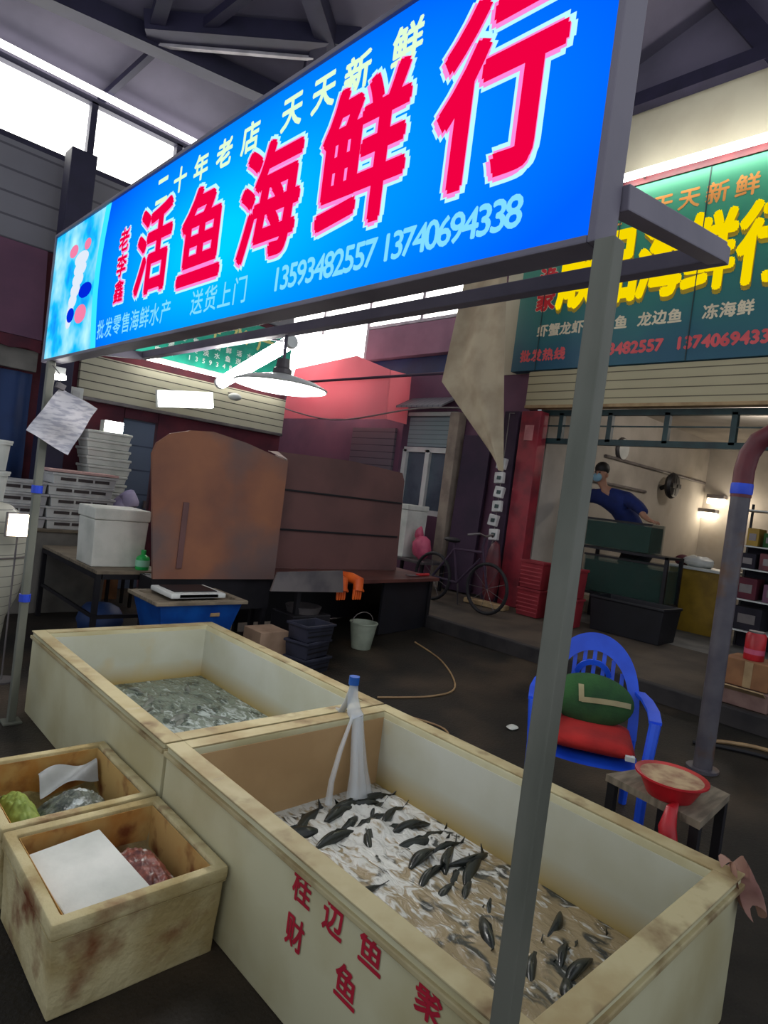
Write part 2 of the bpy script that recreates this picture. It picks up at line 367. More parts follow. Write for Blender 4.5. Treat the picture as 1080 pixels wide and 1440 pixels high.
def water_mat(name, tan, foam, dark, foam_at, seed):
    """murky water with froth: froth gathers around foam_at (scene point in object space)"""
    m, nt, o = _nt(name); L = nt.links
    b = nt.nodes.new('ShaderNodeBsdfPrincipled'); b.inputs['Roughness'].default_value = .12
    L.new(b.outputs[0], o.inputs[0])
    tc = nt.nodes.new('ShaderNodeTexCoord')
    def nz(sc, seed, st=(1, 1, 1), dist=0.):
        mp = nt.nodes.new('ShaderNodeMapping'); mp.inputs['Location'].default_value = (seed, seed*.3, 0); mp.inputs['Scale'].default_value = st
        n = nt.nodes.new('ShaderNodeTexNoise'); n.inputs['Scale'].default_value = sc; n.inputs['Detail'].default_value = 6; n.inputs['Distortion'].default_value = dist
        L.new(tc.outputs['Object'], mp.inputs[0]); L.new(mp.outputs[0], n.inputs['Vector']); return n
    vd = nt.nodes.new('ShaderNodeVectorMath'); vd.operation = 'DISTANCE'; vd.inputs[1].default_value = foam_at
    L.new(tc.outputs['Object'], vd.inputs[0])
    n1 = nz(14, seed, (1.8, .8, 1), 1.2)
    # froth amount = noise - distance ramp
    r = nt.nodes.new('ShaderNodeMapRange'); r.inputs[1].default_value = .15; r.inputs[2].default_value = .9; r.inputs[3].default_value = .16; r.inputs[4].default_value = -.1
    L.new(vd.outputs['Value'], r.inputs[0])
    ad = nt.nodes.new('ShaderNodeMath'); ad.operation = 'ADD'; L.new(n1.outputs[0], ad.inputs[0]); L.new(r.outputs[0], ad.inputs[1])
    rf = nt.nodes.new('ShaderNodeMapRange'); rf.inputs[1].default_value = .48; rf.inputs[2].default_value = .6; L.new(ad.outputs[0], rf.inputs[0])
    n2 = nz(7, seed+4, (1.5, .9, 1), .8)
    rd = nt.nodes.new('ShaderNodeMapRange'); rd.inputs[1].default_value = .53; rd.inputs[2].default_value = .62; L.new(n2.outputs[0], rd.inputs[0])
    a = nt.nodes.new('ShaderNodeMix'); a.data_type = 'RGBA'; a.inputs[6].default_value = (*tan, 1); a.inputs[7].default_value = (*dark, 1); L.new(rd.outputs[0], a.inputs[0])
    c = nt.nodes.new('ShaderNodeMix'); c.data_type = 'RGBA'; L.new(a.outputs[2], c.inputs[6]); c.inputs[7].default_value = (*foam, 1); L.new(rf.outputs[0], c.inputs[0])
    L.new(c.outputs[2], b.inputs['Base Color'])
    bp = nt.nodes.new('ShaderNodeBump'); bp.inputs['Strength'].default_value = .6; bp.inputs['Distance'].default_value = .03
    L.new(ad.outputs[0], bp.inputs['Height']); L.new(bp.outputs[0], b.inputs['Normal'])
    return m

# ------------------------------------------------------------------ the setting
def gz(x):
    """height of the ground: level under the stall, rising a little to the shops"""
    if x < 3: return 0.
    if x < 5.6: return .15*(x-3)/2.6
    if x < 7.3: return .28 + .085*(x-5.6)/1.7
    return .365

def strip(name, xs, y0, y1, mat, th=.2, ny=40):
    mb = MB(); n = len(xs)-1
    prof = [(x, gz(x) if not isinstance(x, tuple) else x[1]) for x in xs]
    for j in range(ny): pass
    top = [[mb._v((x, y0+(y1-y0)*j/ny, z)) for j in range(ny+1)] for x, z in prof]
    for i in range(n):
        for j in range(ny): mb.bm.faces.new((top[i][j], top[i+1][j], top[i+1][j+1], top[i][j+1]))
    g = bmesh.ops.extrude_face_region(mb.bm, geom=list(mb.bm.faces))
    for v in g['geom']:
        if isinstance(v, bmesh.types.BMVert): v.co.z -= th
    return struct(mb.build(name, mat))
strip('floor', [-3, 0, 1.5, 3, 3.6, 4.2, 4.9, 5.59], -3, 13, M['asphalt'])
strip('pavement', [5.601, 6, 6.6, 7.29], -3, 13, M['pavement'])
strip('shop_floor', [7.301, 9, 13.5], -1, 13, M['concrete'])
mb = MB(); mb.box(5.55, 5.64, -3, 13, .02, .29, .012); struct(mb.build('kerb', M['kerb']))

def roofz(y): return 5.85+.35*(8.2-y) if y > 3 else 7.67-.35*(3-y)
mb = MB()
mb.prism([(-1.2, 8.35, roofz(8.35)), (-1.2, 3, roofz(3)), (-1.2, 1.2, roofz(1.2)), (-1.2, 1.2, roofz(1.2)+.12), (-1.2, 3, roofz(3)+.12), (-1.2, 8.35, roofz(8.35)+.12)], (8.8, 0, 0))
struct(mb.build('ceiling', M['roof']))
def beam(name, a, b, w, h, mat):
    """straight steel member of section w x h from a to b"""
    a, b = Vector(a), Vector(b); d = b-a; q = d.to_track_quat('X', 'Z').to_euler()
    mb = MB(); mb.obox((a+b)/2, (d.length, w, h), q); return struct(mb.build(name, mat))
beam('roof_rafter', (.6, 7.42, 5.99), (5.6, 6.72, 6.24), .2, .2, M['beam'])
beam('roof_truss_chord', (2.42, 7.04, 6.12), (4.3, 5.86, 6.52), .24, .2, M['beam'])
beam('roof_truss_flange', (2.46, 7.14, 6.0), (3.95, 6.22, 6.31), .05, .03, M['flange'])
beam('roof_truss_tie', (2.75, 5.2, 6.7), (4.4, 6.3, 6.36), .2, .2, M['beam'])
beam('roof_truss_post', (3.86, 5.95, 6.46), (4.25, 6.85, 6.17), .16, .16, M['beam'])
beam('roof_truss_strut', (2.36, 6.3, 6.34), (2.52, 7.12, 6.08), .14, .14, M['beam'])
beam('roof_truss_strut', (3.1, 5.9, 6.48), (2.86, 6.75, 6.2), .1, .1, M['beam'])
beam('roof_purlin', (2.62, 7.25, 6.08), (2.4, 8.2, 5.76), .07, .07, M['beam'])
beam('roof_purlin', (4.2, 6.5, 6.34), (3.86, 8.1, 5.78), .07, .07, M['beam'])
beam('wall_brace', (7.16, 3.5, 8.0), (7.16, 2.45, 6.5), .14, .2, M['beam'])
beam('eave_beam', (7.16, -.5, 6.68), (7.16, 6.2, 6.68), .16, .16, M['beam'])

# right-hand shop front, plane x = 7.3
mb = MB()
mb.box(7.3, 7.5, -1, 5.75, 3.5, 6.72)            # above the sign
struct(mb.build('wall_right', M['cream']))
mb = MB(); mb.prism([(7.3, -1, 6.73), (7.3, 8.3, 6.73), (7.3, 8.3, 6.75), (7.3, 3, 7.64), (7.3, -1, 6.9)], (.2, 0, 0)); struct(mb.build('wall_gable', M['roof']))
mb = MB(); mb.box(7.3, 7.5, -1, .6, .37, 3.49); struct(mb.build('wall_shopfront', M['plum']))
mb = MB()
mb.box(7.3, 7.5, 5.76, 8.66, 3.92, 4.44)          # pale band
struct(mb.build('trim_1', M['plumpale']))
mb = MB(); mb.box(7.42, 7.5, 5.76, 8.66, 3.6, 3.91); struct(mb.build('shade_band', M['navy']))  # recessed band coloured navy as the shade in an opening
mb = MB()
mb.box(7.31, 7.5, 5.11, 6.38, .37, 4.44); mb.box(7.3, 7.5, 7.5, 12.5, .37, 3.59); mb.box(7.3, 7.5, 6.38, 7.5, .37, 1.38); mb.box(7.3, 7.5, 6.38, 7.5, 3.0, 3.59)
struct(mb.build('wall_alley', M['plum']))
mb = MB(); mb.box(7.3, 7.5, 5.76, 6.0, 4.45, 6.72); struct(mb.build('wall_corner', M['plum']))
# clerestory daylight above the alley wall
mb = MB(); mb.box(7.34, 7.38, 6.02, 8.66, 4.5, 5.9); mb.box(7.34, 7.38, 8.68, 12.3, 3.62, 5.9); w = struct(mb.build('window_1', M['daylight']))
mb = MB(); mb.box(7.3, 7.42, 6.0, 8.66, 4.45, 4.5); mb.box(7.3, 7.42, 8.66, 8.72, 3.6, 5.9)
for y in (6.02, 7.4, 10.0, 11.3): mb.box(7.3, 7.42, y-.03, y+.03, 4.5, 5.9)
mb.build('window_frame', M['flange'], w)
# end of the alley, bright gap between the roofs over a low wall
mb = MB(); mb.box(5.3, 7.3, 12.3, 12.5, 0, 3.7); struct(mb.build('wall_alley_end', M['darkplum']))
w = struct(MB().box(5.32, 7.28, 12.36, 12.4, 3.75, 6.2).build('window_2', M['daylight']))
mb = MB(); mb.box(5.3, 7.3, 12.3, 12.44, 3.7, 3.75); mb.box(6.27, 6.33, 12.3, 12.44, 3.75, 6.2); mb.build('window_frame', M['flange'], w)

# alley window with white frame, grey awning above
w = struct(MB().box(7.42, 7.44, 6.4, 7.48, 1.4, 2.98).build('window_3', pmat('dull_pane', srgb(92, 104, 116), srgb(62, 70, 84), rough=.15, scale=1.5)))
mb = MB()
for y in (6.42, 6.95, 7.46): mb.box(7.36, 7.46, y-.045, y+.045, 1.38, 2.4)
mb.box(7.36, 7.46, 6.4, 7.48, 2.36, 2.44); mb.box(7.36, 7.46, 6.4, 7.48, 1.38, 1.46); mb.box(7.36, 7.46, 6.4, 7.48, 2.94, 3.0)
mb.build('window_frame', M['white'], w)
mb = MB(); mb.box(7.40, 7.41, 6.44, 7.46, 2.46, 2.92); mb.build('transom_blind', stripes('pale_blind', srgb(150, 168, 172), srgb(104, 118, 124), freq=14), w)

# shop interior behind the opening
mb = MB(); mb.box(7.5, 13.4, 4.9, 5.05, .365, 3.45); struct(mb.build('wall_left', M['shopwall']))
mb = MB(); mb.box(13.2, 13.4, -1, 4.9, .365, 3.45); struct(mb.build('wall_back', M['shopwall']))
mb = MB(); mb.box(7.5, 13.4, -1, 5.05, 3.45, 3.6); struct(mb.build('shop_ceiling', M['shopwall']))
mb = MB(); mb.box(7.5, 13.4, -1.1, -1, .365, 3.45); struct(mb.build('wall_far', M['shopwall']))
# dark green transom lattice across the opening
mb = MB(); mb.box(7.33, 7.4, .6, 5.0, 2.56, 2.63); mb.box(7.33, 7.4, .6, 5.0, 2.93, 3.0); mb.box(7.35, 7.38, .6, 5.0, 2.79, 2.805)
for y in (.9, 1.7, 2.52, 3.24, 3.94, 4.62): mb.box(7.33, 7.4, y-.03, y+.03, 2.6, 2.96)
struct(mb.build('trim_3', M['darkgreen']))

# left block, front plane y = 8
mb = MB()
mb.box(1.0, 5.3, 8.0, 8.2, 3.82, 4.84)
struct(mb.build('wall_upper', M['siding']))
mb = MB(); mb.box(-.5, 5.3, 8.0, 8.2, 2.8, 3.81); mb.box(3.46, 5.3, 8.0, 8.2, 0, 2.79); mb.box(-.5, 3.02, 8.0, 8.2, 0, 2.79); mb.box(3.03, 3.45, 8, 8.2, 2.15, 2.79); mb.box(-.5, .99, 8, 8.2, 3.82, 5.8)
struct(mb.build('wall_rear', M['darkred']))
mb = MB(); mb.box(5.1, 5.3, 8.21, 12.5, 0, 5.7); struct(mb.build('wall_side', M['plum']))
w = struct(MB().box(1.0, 5.3, 8.1, 8.14, 4.86, 5.66).build('window_4', M['daylight']))
mb = MB(); mb.box(1.0, 5.3, 8.0, 8.16, 4.84, 4.9); mb.box(1.0, 5.3, 8.0, 8.16, 5.6, 5.66)
for x in (1.02, 2.3, 3.32, 4.3, 5.27): mb.box(x-.035, x+.035, 8.0, 8.16, 4.88, 5.62)
mb.build('window_frame', M['beam'], w)
mb = MB(); mb.box(1.0, 5.3, 7.97, 8.0, 5.69, 5.76)
struct(mb.build('daylight_strip', M['daylight']))  # strip that glows in place of daylight at the roof edge
w = struct(MB().box(3.04, 3.44, 8.04, 8.08, 0, 2.14).build('door_1', M['bluegrey']))
MB().lathe((3.4, 8.0, 1.05), [(0, 0), (.02, 0), (.02, .1), (0, .1)], 10).build('door_handle', M['tin'], w)
mb = MB(); mb.box(1.98, 2.24, 7.5, 7.74, 0, 4.83, .01); struct(mb.build('column', M['beam']))
# ------------------------------------------------------------------ the lit shop sign over the stall
SX, SY0, SY1, SZ0, SZ1 = 1.1, .683, 4.25, 2.147, 2.873
sign = thing('shop_signboard', 'large glowing blue lightbox sign with red shop name mounted on the steel posts', 'sign', (SX, (SY0+SY1)/2, SZ0))
mb = MB(sign)
t = .016
mb.box(SX-.012, SX+.07, SY0-t, SY0, SZ0-t, SZ1+t, .004); mb.box(SX-.012, SX+.07, SY1, SY1+t, SZ0-t, SZ1+t, .004)
mb.box(SX-.012, SX+.07, SY0, SY1, SZ0-t, SZ0, .004); mb.box(SX-.012, SX+.07, SY0, SY1, SZ1, SZ1+t, .004)
mb.box(SX+.055, SX+.068, SY0, SY1, SZ0, SZ1)
mb.build('frame', M['signframe'], sign)
def sign_face():
    m, nt, o = _nt('lit_blue_print'); L = nt.links
    e = nt.nodes.new('ShaderNodeEmission'); L.new(e.outputs[0], o.inputs[0]); e.inputs[1].default_value = 1.05
    tc = nt.nodes.new('ShaderNodeTexCoord'); mp = nt.nodes.new('ShaderNodeMapping')
    mp.inputs['Location'].default_value = (0, .25, -.30); L.new(tc.outputs['Object'], mp.inputs[0])
    mp2 = nt.nodes.new('ShaderNodeMapping'); mp2.inputs['Scale'].default_value = (0, .62, 1.75); L.new(mp.outputs[0], mp2.inputs[0])
    ln = nt.nodes.new('ShaderNodeVectorMath'); ln.operation = 'LENGTH'; L.new(mp2.outputs[0], ln.inputs[0])
    cr = nt.nodes.new('ShaderNodeValToRGB'); L.new(ln.outputs['Value'], cr.inputs[0])
    el = cr.color_ramp.elements
    el[0].position = .1; el[0].color = (*srgb(0, 205, 255), 1)
    el[1].position = 1.; el[1].color = (*srgb(0, 95, 250), 1)
    k = el.new(.55); k.color = (*srgb(0, 150, 255), 1)
    L.new(cr.outputs[0], e.inputs[0])
    return m
MB(sign).box(SX, SX+.05, SY0, SY1, SZ0, SZ1).build('face_panel', sign_face(), sign)
ink = [emat('lit_red_letter', srgb(240, 0, 66), 1., False), emat('lit_pink_edge', srgb(255, 140, 225), 1., False), emat('lit_white_edge', srgb(190, 255, 255), 1., False), emat('lit_pale_yellow', srgb(226, 255, 214), 1., False), emat('lit_pale_blue_text', srgb(130, 222, 255), 1., False)]
for ch, y, z, w, h in (('活', 2.79, 2.528, .33, .37), ('鱼', 2.345, 2.50, .33, .355), ('海', 1.885, 2.515, .34, .375), ('鲜', 1.425, 2.53, .35, .40), ('行', .965, 2.545, .33, .42)):
    T = Letters(sign.location, *FACE_X)
    T.char(ch, (SX, y, z), w, h, 2, .030, 10, .003, (-.004, 0)); T.char(ch, (SX, y, z), w, h, 1, .019, 8, .005, (-.006, -.002)); T.char(ch, (SX, y, z), w, h, 0, .012, 6, .007)
    T.build('letter', ink, sign)
T = Letters(sign.location, *FACE_X)
for i, ch in enumerate('老李鑫'):
    c = (SX, 3.14, 2.635-i*.12)
    T.char(ch, c, .12, .11, 2, .012, 8, .003); T.char(ch, c, .12, .11, 1, .006, 6, .005); T.char(ch, c, .11, .10, 0, .003, 4, .007)
T.build('small_lettering', ink, sign)
T = Letters(sign.location, *FACE_X)
for ch, y in zip('二十年老店天天新鲜', (2.77, 2.60, 2.42, 2.24, 2.06, 1.81, 1.645, 1.49, 1.29)):
    T.char(ch, (SX, y, 2.772), .11, .10, 3, .004, 6, .004)
T.build('top_lettering', ink, sign)
T = Letters(sign.location, *FACE_X)
T.line('批发零售海鲜水产', (SX, 3.33, 2.235), .105, .10, 4, .001, 4, .004)
T.line('送货上门', (SX, 2.32, 2.236), .105, .10, 4, .001, 4, .004)
T.line('13593482557', (SX, 1.78, 2.236), .072, .105, 4, .002, 4, .004)
T.line('13740694338', (SX, 1.27, 2.238), .064, .10, 4, .002, 4, .004)
T.build('bottom_lettering', ink, sign)
# printed seafood picture at the far end of the face
pic_m, nt, o_ = _nt('lit_seafood_print'); L = nt.links
e = nt.nodes.new('ShaderNodeEmission'); L.new(e.outputs[0], o_.inputs[0])
tc = nt.nodes.new('ShaderNodeTexCoord'); vn = nt.nodes.new('ShaderNodeTexNoise'); vn.inputs['Scale'].default_value = 4.5; vn.inputs['Detail'].default_value = 3
L.new(tc.outputs['Object'], vn.inputs['Vector']); cr = nt.nodes.new('ShaderNodeValToRGB'); L.new(vn.outputs[0], cr.inputs[0])
el = cr.color_ramp.elements; el[0].position = .26; el[0].color = (*srgb(10, 110, 250), 1); el[1].position = .72; el[1].color = (*srgb(190, 250, 255), 1)
k = el.new(.44); k.color = (*srgb(30, 200, 255), 1)
L.new(cr.outputs[0], e.inputs[0])
mb = MB(sign)
poly = [(SX, 4.25, 2.15), (SX, 4.25, 2.87), (SX, 3.40, 2.87)] + [(SX, 3.40+.17*math.sin(PI*q)*.35+.12*(1-q)*0+.08*q*0, 2.87-.72*q) for q in (.25, .5, .75, 1.)]
mb.prism(poly, (-.002, 0, 0)); mb.build('picture_panel', pic_m, sign)
mb = MB(sign)
pts = [(SX-.003, 3.38+.17*math.sin(PI*q)*.35, 2.87-.72*q) for q in [i/12 for i in range(13)]]
for a, b in zip(pts, pts[1:]): mb.prism([a, (a[0], a[1]+.07, a[2]), (b[0], b[1]+.07, b[2]), b], (-.001, 0, 0))
mb.build('picture_border', emat('lit_cyan_band', srgb(60, 235, 255), 1., False), sign)
mb = MB(sign)   # a printed prawn and two shells
def blob(cy, cz, ry, rz, dx): mb.prism([(SX-.0035-dx, cy+ry*math.cos(a), cz+rz*math.sin(a)) for a in [2*PI*i/16 for i in range(16)]], (-.0008, 0, 0))
for i in range(7): blob(3.80-.05*math.cos(i*.5), 2.66-.055*i, .11-.011*i, .04, .0005*i)
mb.build('printed_prawn', emat('lit_print_pale', srgb(226, 236, 250), 1., False), sign)
mb = MB(sign); blob(3.88, 2.72, .07, .035, .004); blob(3.66, 2.72, .05, .03, .004); blob(3.66, 2.35, .09, .05, .004); mb.build('printed_shell', emat('lit_print_pink', srgb(246, 130, 170), 1., False), sign)
mb = MB(sign); blob(3.62, 2.47, .10, .04, .005); blob(3.82, 2.36, .06, .04, .005); mb.build('printed_fish', emat('lit_print_navy', srgb(0, 40, 220), 1., False), sign)

# ------------------------------------------------------------------ steel frame that carries the sign
fr = thing('stall_frame', 'grey steel stall frame of two posts and a rear beam carrying the blue sign', 'frame', (1.1, .634, 0))
for y in (.640, 4.10):
    p = MB(fr).box(1.1-.021, 1.1+.021, y-.021, y+.021, .012, SZ0-.017, .004).build('post', M['post'], fr)
    MB(fr).box(1.1-.05, 1.1+.05, y-.05, y+.05, 0, .012, .002).build('foot_plate', M['post'], p)
    if y > 1:
        for z in (1.36, .72): MB(fr).lathe((1.1, y, z), [(0, 0), (.031, 0), (.031, .045), (0, .045)], 12).build('blue_tape', M['bluetape'], p)
MB(fr).box(1.68, 1.73, .66, 4.32, 2.30, 2.345, .004).build('rear_beam', M['signframe'], fr)
for y in (.675, 4.28):
    a = MB(fr); a.obox((1.43, y, 2.282), (.52, .045, .05), (0, -.14, 0), .003); a.build('arm', M['signframe'], fr)
# hanging disc lamp
lp = thing('pendant_lamp', 'white disc lamp hanging on a rod from the stall beam', 'lamp', (1.705, 2.62, 2.30))
MB(lp).tube([(1.705, 2.62, 2.299), (1.705, 2.62, 2.16)], .008, 8).build('rod', M['signframe'], lp)
MB(lp).lathe((1.705, 2.62, 2.085), [(0, .1), (.03, .1), (.034, .06), (.045, .05), (.045, .03)], 16).build('socket', M['tin'], lp)
MB(lp).lathe((1.705, 2.62, 2.05), [(.0, .065), (.06, .06), (.18, .03), (.225, .008), (.22, .0)], 32).build('lamp_shade', M['white'], lp, True)
MB(lp).lathe((1.705, 2.62, 2.05), [(.219, .002), (.16, -.012), (0, -.02)], 32).build('lit_disc', M['lampwhite'], lp, True)
lt = thing('flare_streak', 'slanting white flare streak built as a glowing tube in front of the green sign', 'lamp', (1.93, 3.25, 2.26))  # lens flare streak, built as an added glowing tube
a, b = Vector((1.93, 3.62, 2.165)), Vector((1.93, 2.93, 2.35))
MB(lt).tube([a, b], .036, 14).build('lit_tube', M['flareglow'], lt, True)
for q in (a, b):
    d = (b-a).normalized()*(.012 if q == b else -.012); MB(lt).tube([q, q+d*2], .038, 14).build('end_cap', M['white'], lt, True)
mb = MB(lt); mb.tube([b, (1.72, 2.95, 2.33)], .005, 6); mb.build('bracket', M['signframe'], lt)
# paper in a sleeve hanging on the far post
pp = thing('price_sheet', 'crumpled grey printed sheet hanging crooked on the far left sign post', 'sheet', (1.13, 3.98, 2.08))
def sheet(u, v):
    A, B, Cc, D = Vector((1.129, 3.98, 1.978)), Vector((1.347, 3.98, 1.897)), Vector((1.208, 3.98, 1.601)), Vector((.98, 3.98, 1.71))
    p = A*(1-u)*(1-v)+B*u*(1-v)+Cc*u*v+D*(1-u)*v; p.y += .014*math.sin(u*7+v*3)+.01*math.sin(v*9); return p
mb = MB(pp); mb.grid(sheet, 12, 12)
g = bmesh.ops.solidify(mb.bm, geom=list(mb.bm.faces), thickness=.003); mb.build('sheet', M['paper'], pp, True)
MB(pp).obox((1.13, 3.985, 1.985), (.05, .03, .035), (0, .3, 0), .004).build('clip', M['tin'], pp)
mb = MB(pp); mb.tube([(1.13, 3.985, 2.0), (1.12, 4.0, 2.06), (1.10, 4.07, 2.105)], .003, 6); mb.build('string', M['wire'], pp)
cl = thing('clip_lamp', 'small lit white lamp clamped under the far left corner of the blue sign', 'lamp', (1.16, 4.16, 2.07))
MB(cl).box(1.13, 1.19, 4.12, 4.20, 2.065, 2.11, .006).build('housing', M['white'], cl)
MB(cl).box(1.125, 1.195, 4.115, 4.20, 2.04, 2.066, .004).build('lit_face', M['lampwhite'], cl)

# ------------------------------------------------------------------ the two fish tanks
def tank(name, label, y0, y1, inner_far):
    x0, x1 = 1.207, 2.415
    t = thing(name, label, 'tank', ((x0+x1)/2, (y0+y1)/2, 0), group=None)
    MB(t).tub(x0, x1, y0, y1, 0, .5, .075, .05, 0, .012).build('basin', M['tank'], t, True, 50)
    mb = MB(t); e = .079     # paler lining panels inside
    mb.box(x0+e, x0+e+.003, y0+e, y1-e, .055, .47); mb.box(x1-e-.003, x1-e, y0+e, y1-e, .055, .47); mb.box(x0+e, x1-e, y0+e, y0+e+.003, .055, .47)
    mb.build('lining', M['tankin'], t)
    mb = MB(t); mb.box(x0+e, x1-e, y1-e-.003, y1-e, .055, .475); mb.build('end_lining', inner_far, t)
    mb = MB(t); mb.box(x0-.012, x0+.02, y0-.004, y1+.002, .46, .478, .004); mb.box(x1-.02, x1+.012, y0-.004, y1+.002, .46, .478, .004)
    mb.box(x0-.004, x1+.004, y0-.014, y0+.01, .46, .478, .004); mb.build('rim_strip', M['tankrim'], t)
    mb = MB(t)
    for a in ((x0-.006, x0+.07, y0-.006, y1+.002), (x1-.07, x1+.006, y0-.006, y1+.002), (x0+.0705, x1-.0705, y0-.006, y0+.07), (x0+.0705, x1-.0705, y1-.07, y1+.002)): mb.box(*a, .4985, .506, .003)
    mb.build('rim_cap', M['tankrim'], t)
    return t
t1 = tank('fish_tank', 'cream fish tank with red characters and running water, beside the thin post', .607, 2.35, M['tancard'])
t2 = tank('fish_tank', 'pale fish tank of still grey water behind the one with red characters', 2.372, 4.25, M['tankin'])
red_paint = pmat('red_brush_paint', srgb(186, 24, 52), srgb(160, 16, 44), rough=.6)
T = Letters(t1.location, *FACE_X)
for ch, y, z in (('桂', 1.415, .425), ('边', 1.267, .42), ('鱼', 1.111, .425), ('聚', .905, .428), ('财', 1.423, .285), ('鱼', 1.186, .283)):
    T.char(ch, (1.207, y, z), .085, .095, 0, .0025, 6, .0025)
T.build('painted_lettering', [red_paint], t1)
for t, y in ((t1, 1.99), (t2, 2.77)):
    MB(t).box(1.21, 1.27, y-.014, y+.014, .498, .506, .003).build('rim_clip', M['white'], t)
from mathutils import noise as mnoise
def water(name, label, y0, y1, z, mat, amp, at):
    def f(u, v):
        x, y = 1.29+(2.332-1.29)*u, y0+(y1-y0)*v
        d = math.hypot(x-at[0], y-at[1])
        k = amp*(1+2.2*math.exp(-(d/.28)**2)) if 0.02 < u < .98 and .02 < v < .98 else amp*.2
        return (x, y, z+k*mnoise.noise((x*13, y*9, 2))+k*.5*mnoise.noise((x*31, y*24, 7)))
    mb = MB(off=(1.81, (y0+y1)/2, z)); mb.grid(f, 60, 90)
    o = mb.build(name, mat, None, True, 0); tag(o, label, 'water', kind='stuff'); return o
W1 = water_mat('frothy_water', srgb(150, 134, 104), srgb(206, 206, 200), srgb(60, 62, 58), (.25, .55, 0), 1.7)
W2 = water_mat('grey_green_water', srgb(118, 128, 116), srgb(176, 186, 182), srgb(64, 76, 70), (.2, -.5, 0), 6.1)
water('tank_water', 'frothy murky water in the tank with the red characters', .69, 2.27, .135, W1, .012, (2.1, 2.05))
water('tank_water', 'still grey green water in the pale tank at the back', 2.455, 4.165, .135, W2, .006, (2.0, 3.4))
# live fish
def fish_mesh():
    mb = MB(); n = 10; L = .26; rings = []
    for i in range(13):
        q = i/12; w = .027*math.sin(PI*min(1, q*1.02+.04))**.75*(1-.35*q)+.002; h = .036*math.sin(PI*min(1, q*1.02+.03))**.8*(1-.3*q)+.004
        rings.append([mb._v(((q-.5)*L, w*math.cos(2*PI*k/n)+.012*math.sin(q*4.0), h*math.sin(2*PI*k/n))) for k in range(n)])
    for a, b in zip(rings, rings[1:]):
        for k in range(n): mb.bm.faces.new((a[k], a[(k+1) % n], b[(k+1) % n], b[k]))
    mb.bm.faces.new(rings[0][::-1]); mb.bm.faces.new(rings[-1])
    yt = .012*math.sin(4.0)
    mb.prism([(.12, yt-.002, 0), (.165, yt-.008, .034), (.152, yt-.005, 0), (.165, yt-.008, -.034)], (0, .004, 0))
    mb.prism([(-.05, .0, .03), (0, .008, .042), (.06, .008, .024)], (0, .003, 0))
    return mb
root = fish_mesh().build('live_fish', M['fishback'], None, True, 60)
root2 = fish_mesh().build('live_fish', M['fishbelly'], None, True, 60)
tag(root, 'dark live fish breaking the surface in the tank with red characters', 'fish', 'dark fish in the tank with red characters')
tag(root2, 'grey live fish lying in the water of the pale back tank', 'fish', 'grey fish in the back tank')
random.seed(11)
spots = []
for (cx, cy, sx, sy, n) in ((2.12, 1.93, .10, .13, 9), (2.08, 1.60, .09, .10, 8), (2.13, 2.13, .1, .05, 4), (1.73, 2.05, .1, .1, 5), (1.98, 1.28, .1, .1, 4), (2.1, 1.0, .10, .12, 8), (1.75, 1.02, .08, .08, 4), (1.62, 1.5, .06, .2, 2)):
    for i in range(n):
        for _ in range(30):
            x, y = min(2.2, max(1.46, cx+random.gauss(0, sx))), min(2.14, max(.84, cy+random.gauss(0, sy)))
            if all(math.hypot((x-a)*1.6, y-b) > .075 for a, b in spots): break
        spots.append((x, y))
for i, (x, y) in enumerate(spots):
    o = root if i == 0 else root.copy()
    if i: COL.objects.link(o)
    o.location = (x, y, .122+random.uniform(-.008, .012)); o.rotation_euler = (random.uniform(-.9, .9), random.uniform(-.08, .08), random.uniform(-.5, .5)+random.choice((0, PI, .4)))
    s = random.uniform(.62, 1.0); o.scale = (s, s, s)
for i in range(14):
    o = root2 if i == 0 else root2.copy()
    if i: COL.objects.link(o)
    o.location = (random.uniform(1.6, 2.18), random.uniform(3.05, 4.0), .124); o.rotation_euler = (random.uniform(-1.3, 1.3), 0, random.uniform(0, 6.3))
    s = random.uniform(.6, .9); o.scale = (s, s, s)
# water pipe spilling into the near tank
hs = thing('water_pipe', 'clear plastic water pipe with blue joint pouring into the tank', 'pipe', (2.13, 2.36, .5))
MB(hs).tube([(2.125, 2.30, .66), (2.125, 2.30, .70)], .026, 14).build('blue_joint', M['blueplastic'], hs, True)
mb = MB(hs); mb.tube([(2.125, 2.30, .672), (2.13, 2.30, .60), (2.14, 2.29, .53), (2.145, 2.27, .50)], [.02, .027, .036, .04], 12); mb.build('clear_sleeve', M['clearbag'], hs, True)
mb = MB(hs); mb.tube([(2.125, 2.30, .66), (2.128, 2.335, .56), (2.12, 2.36, .506), (2.13, 2.42, .49), (2.2, 2.46, .44)], .016, 10); mb.build('feed_hose', M['plasticfilm'], hs, True)
for k, (dx, dy, r) in enumerate(((0, 0, .03), (.03, .01, .02), (-.02, .0, .022))):
    mb = MB(hs); mb.tube([(2.145+dx*.4, 2.265, .51), (2.14+dx, 2.235+dy, .40), (2.135+dx*1.4, 2.20+dy, .27), (2.13+dx*2, 2.17+dy, .15)], [r, r*.9, r, r*1.5], 10); mb.build('water_jet', M['jet'], hs, True)
mb = MB(hs); mb.tube([(2.12, 2.27, .52), (2.03, 2.23, .38), (1.97, 2.20, .25), (1.95, 2.18, .15)], [.008, .012, .014, .018], 8); mb.build('water_jet', M['jet'], hs, True)
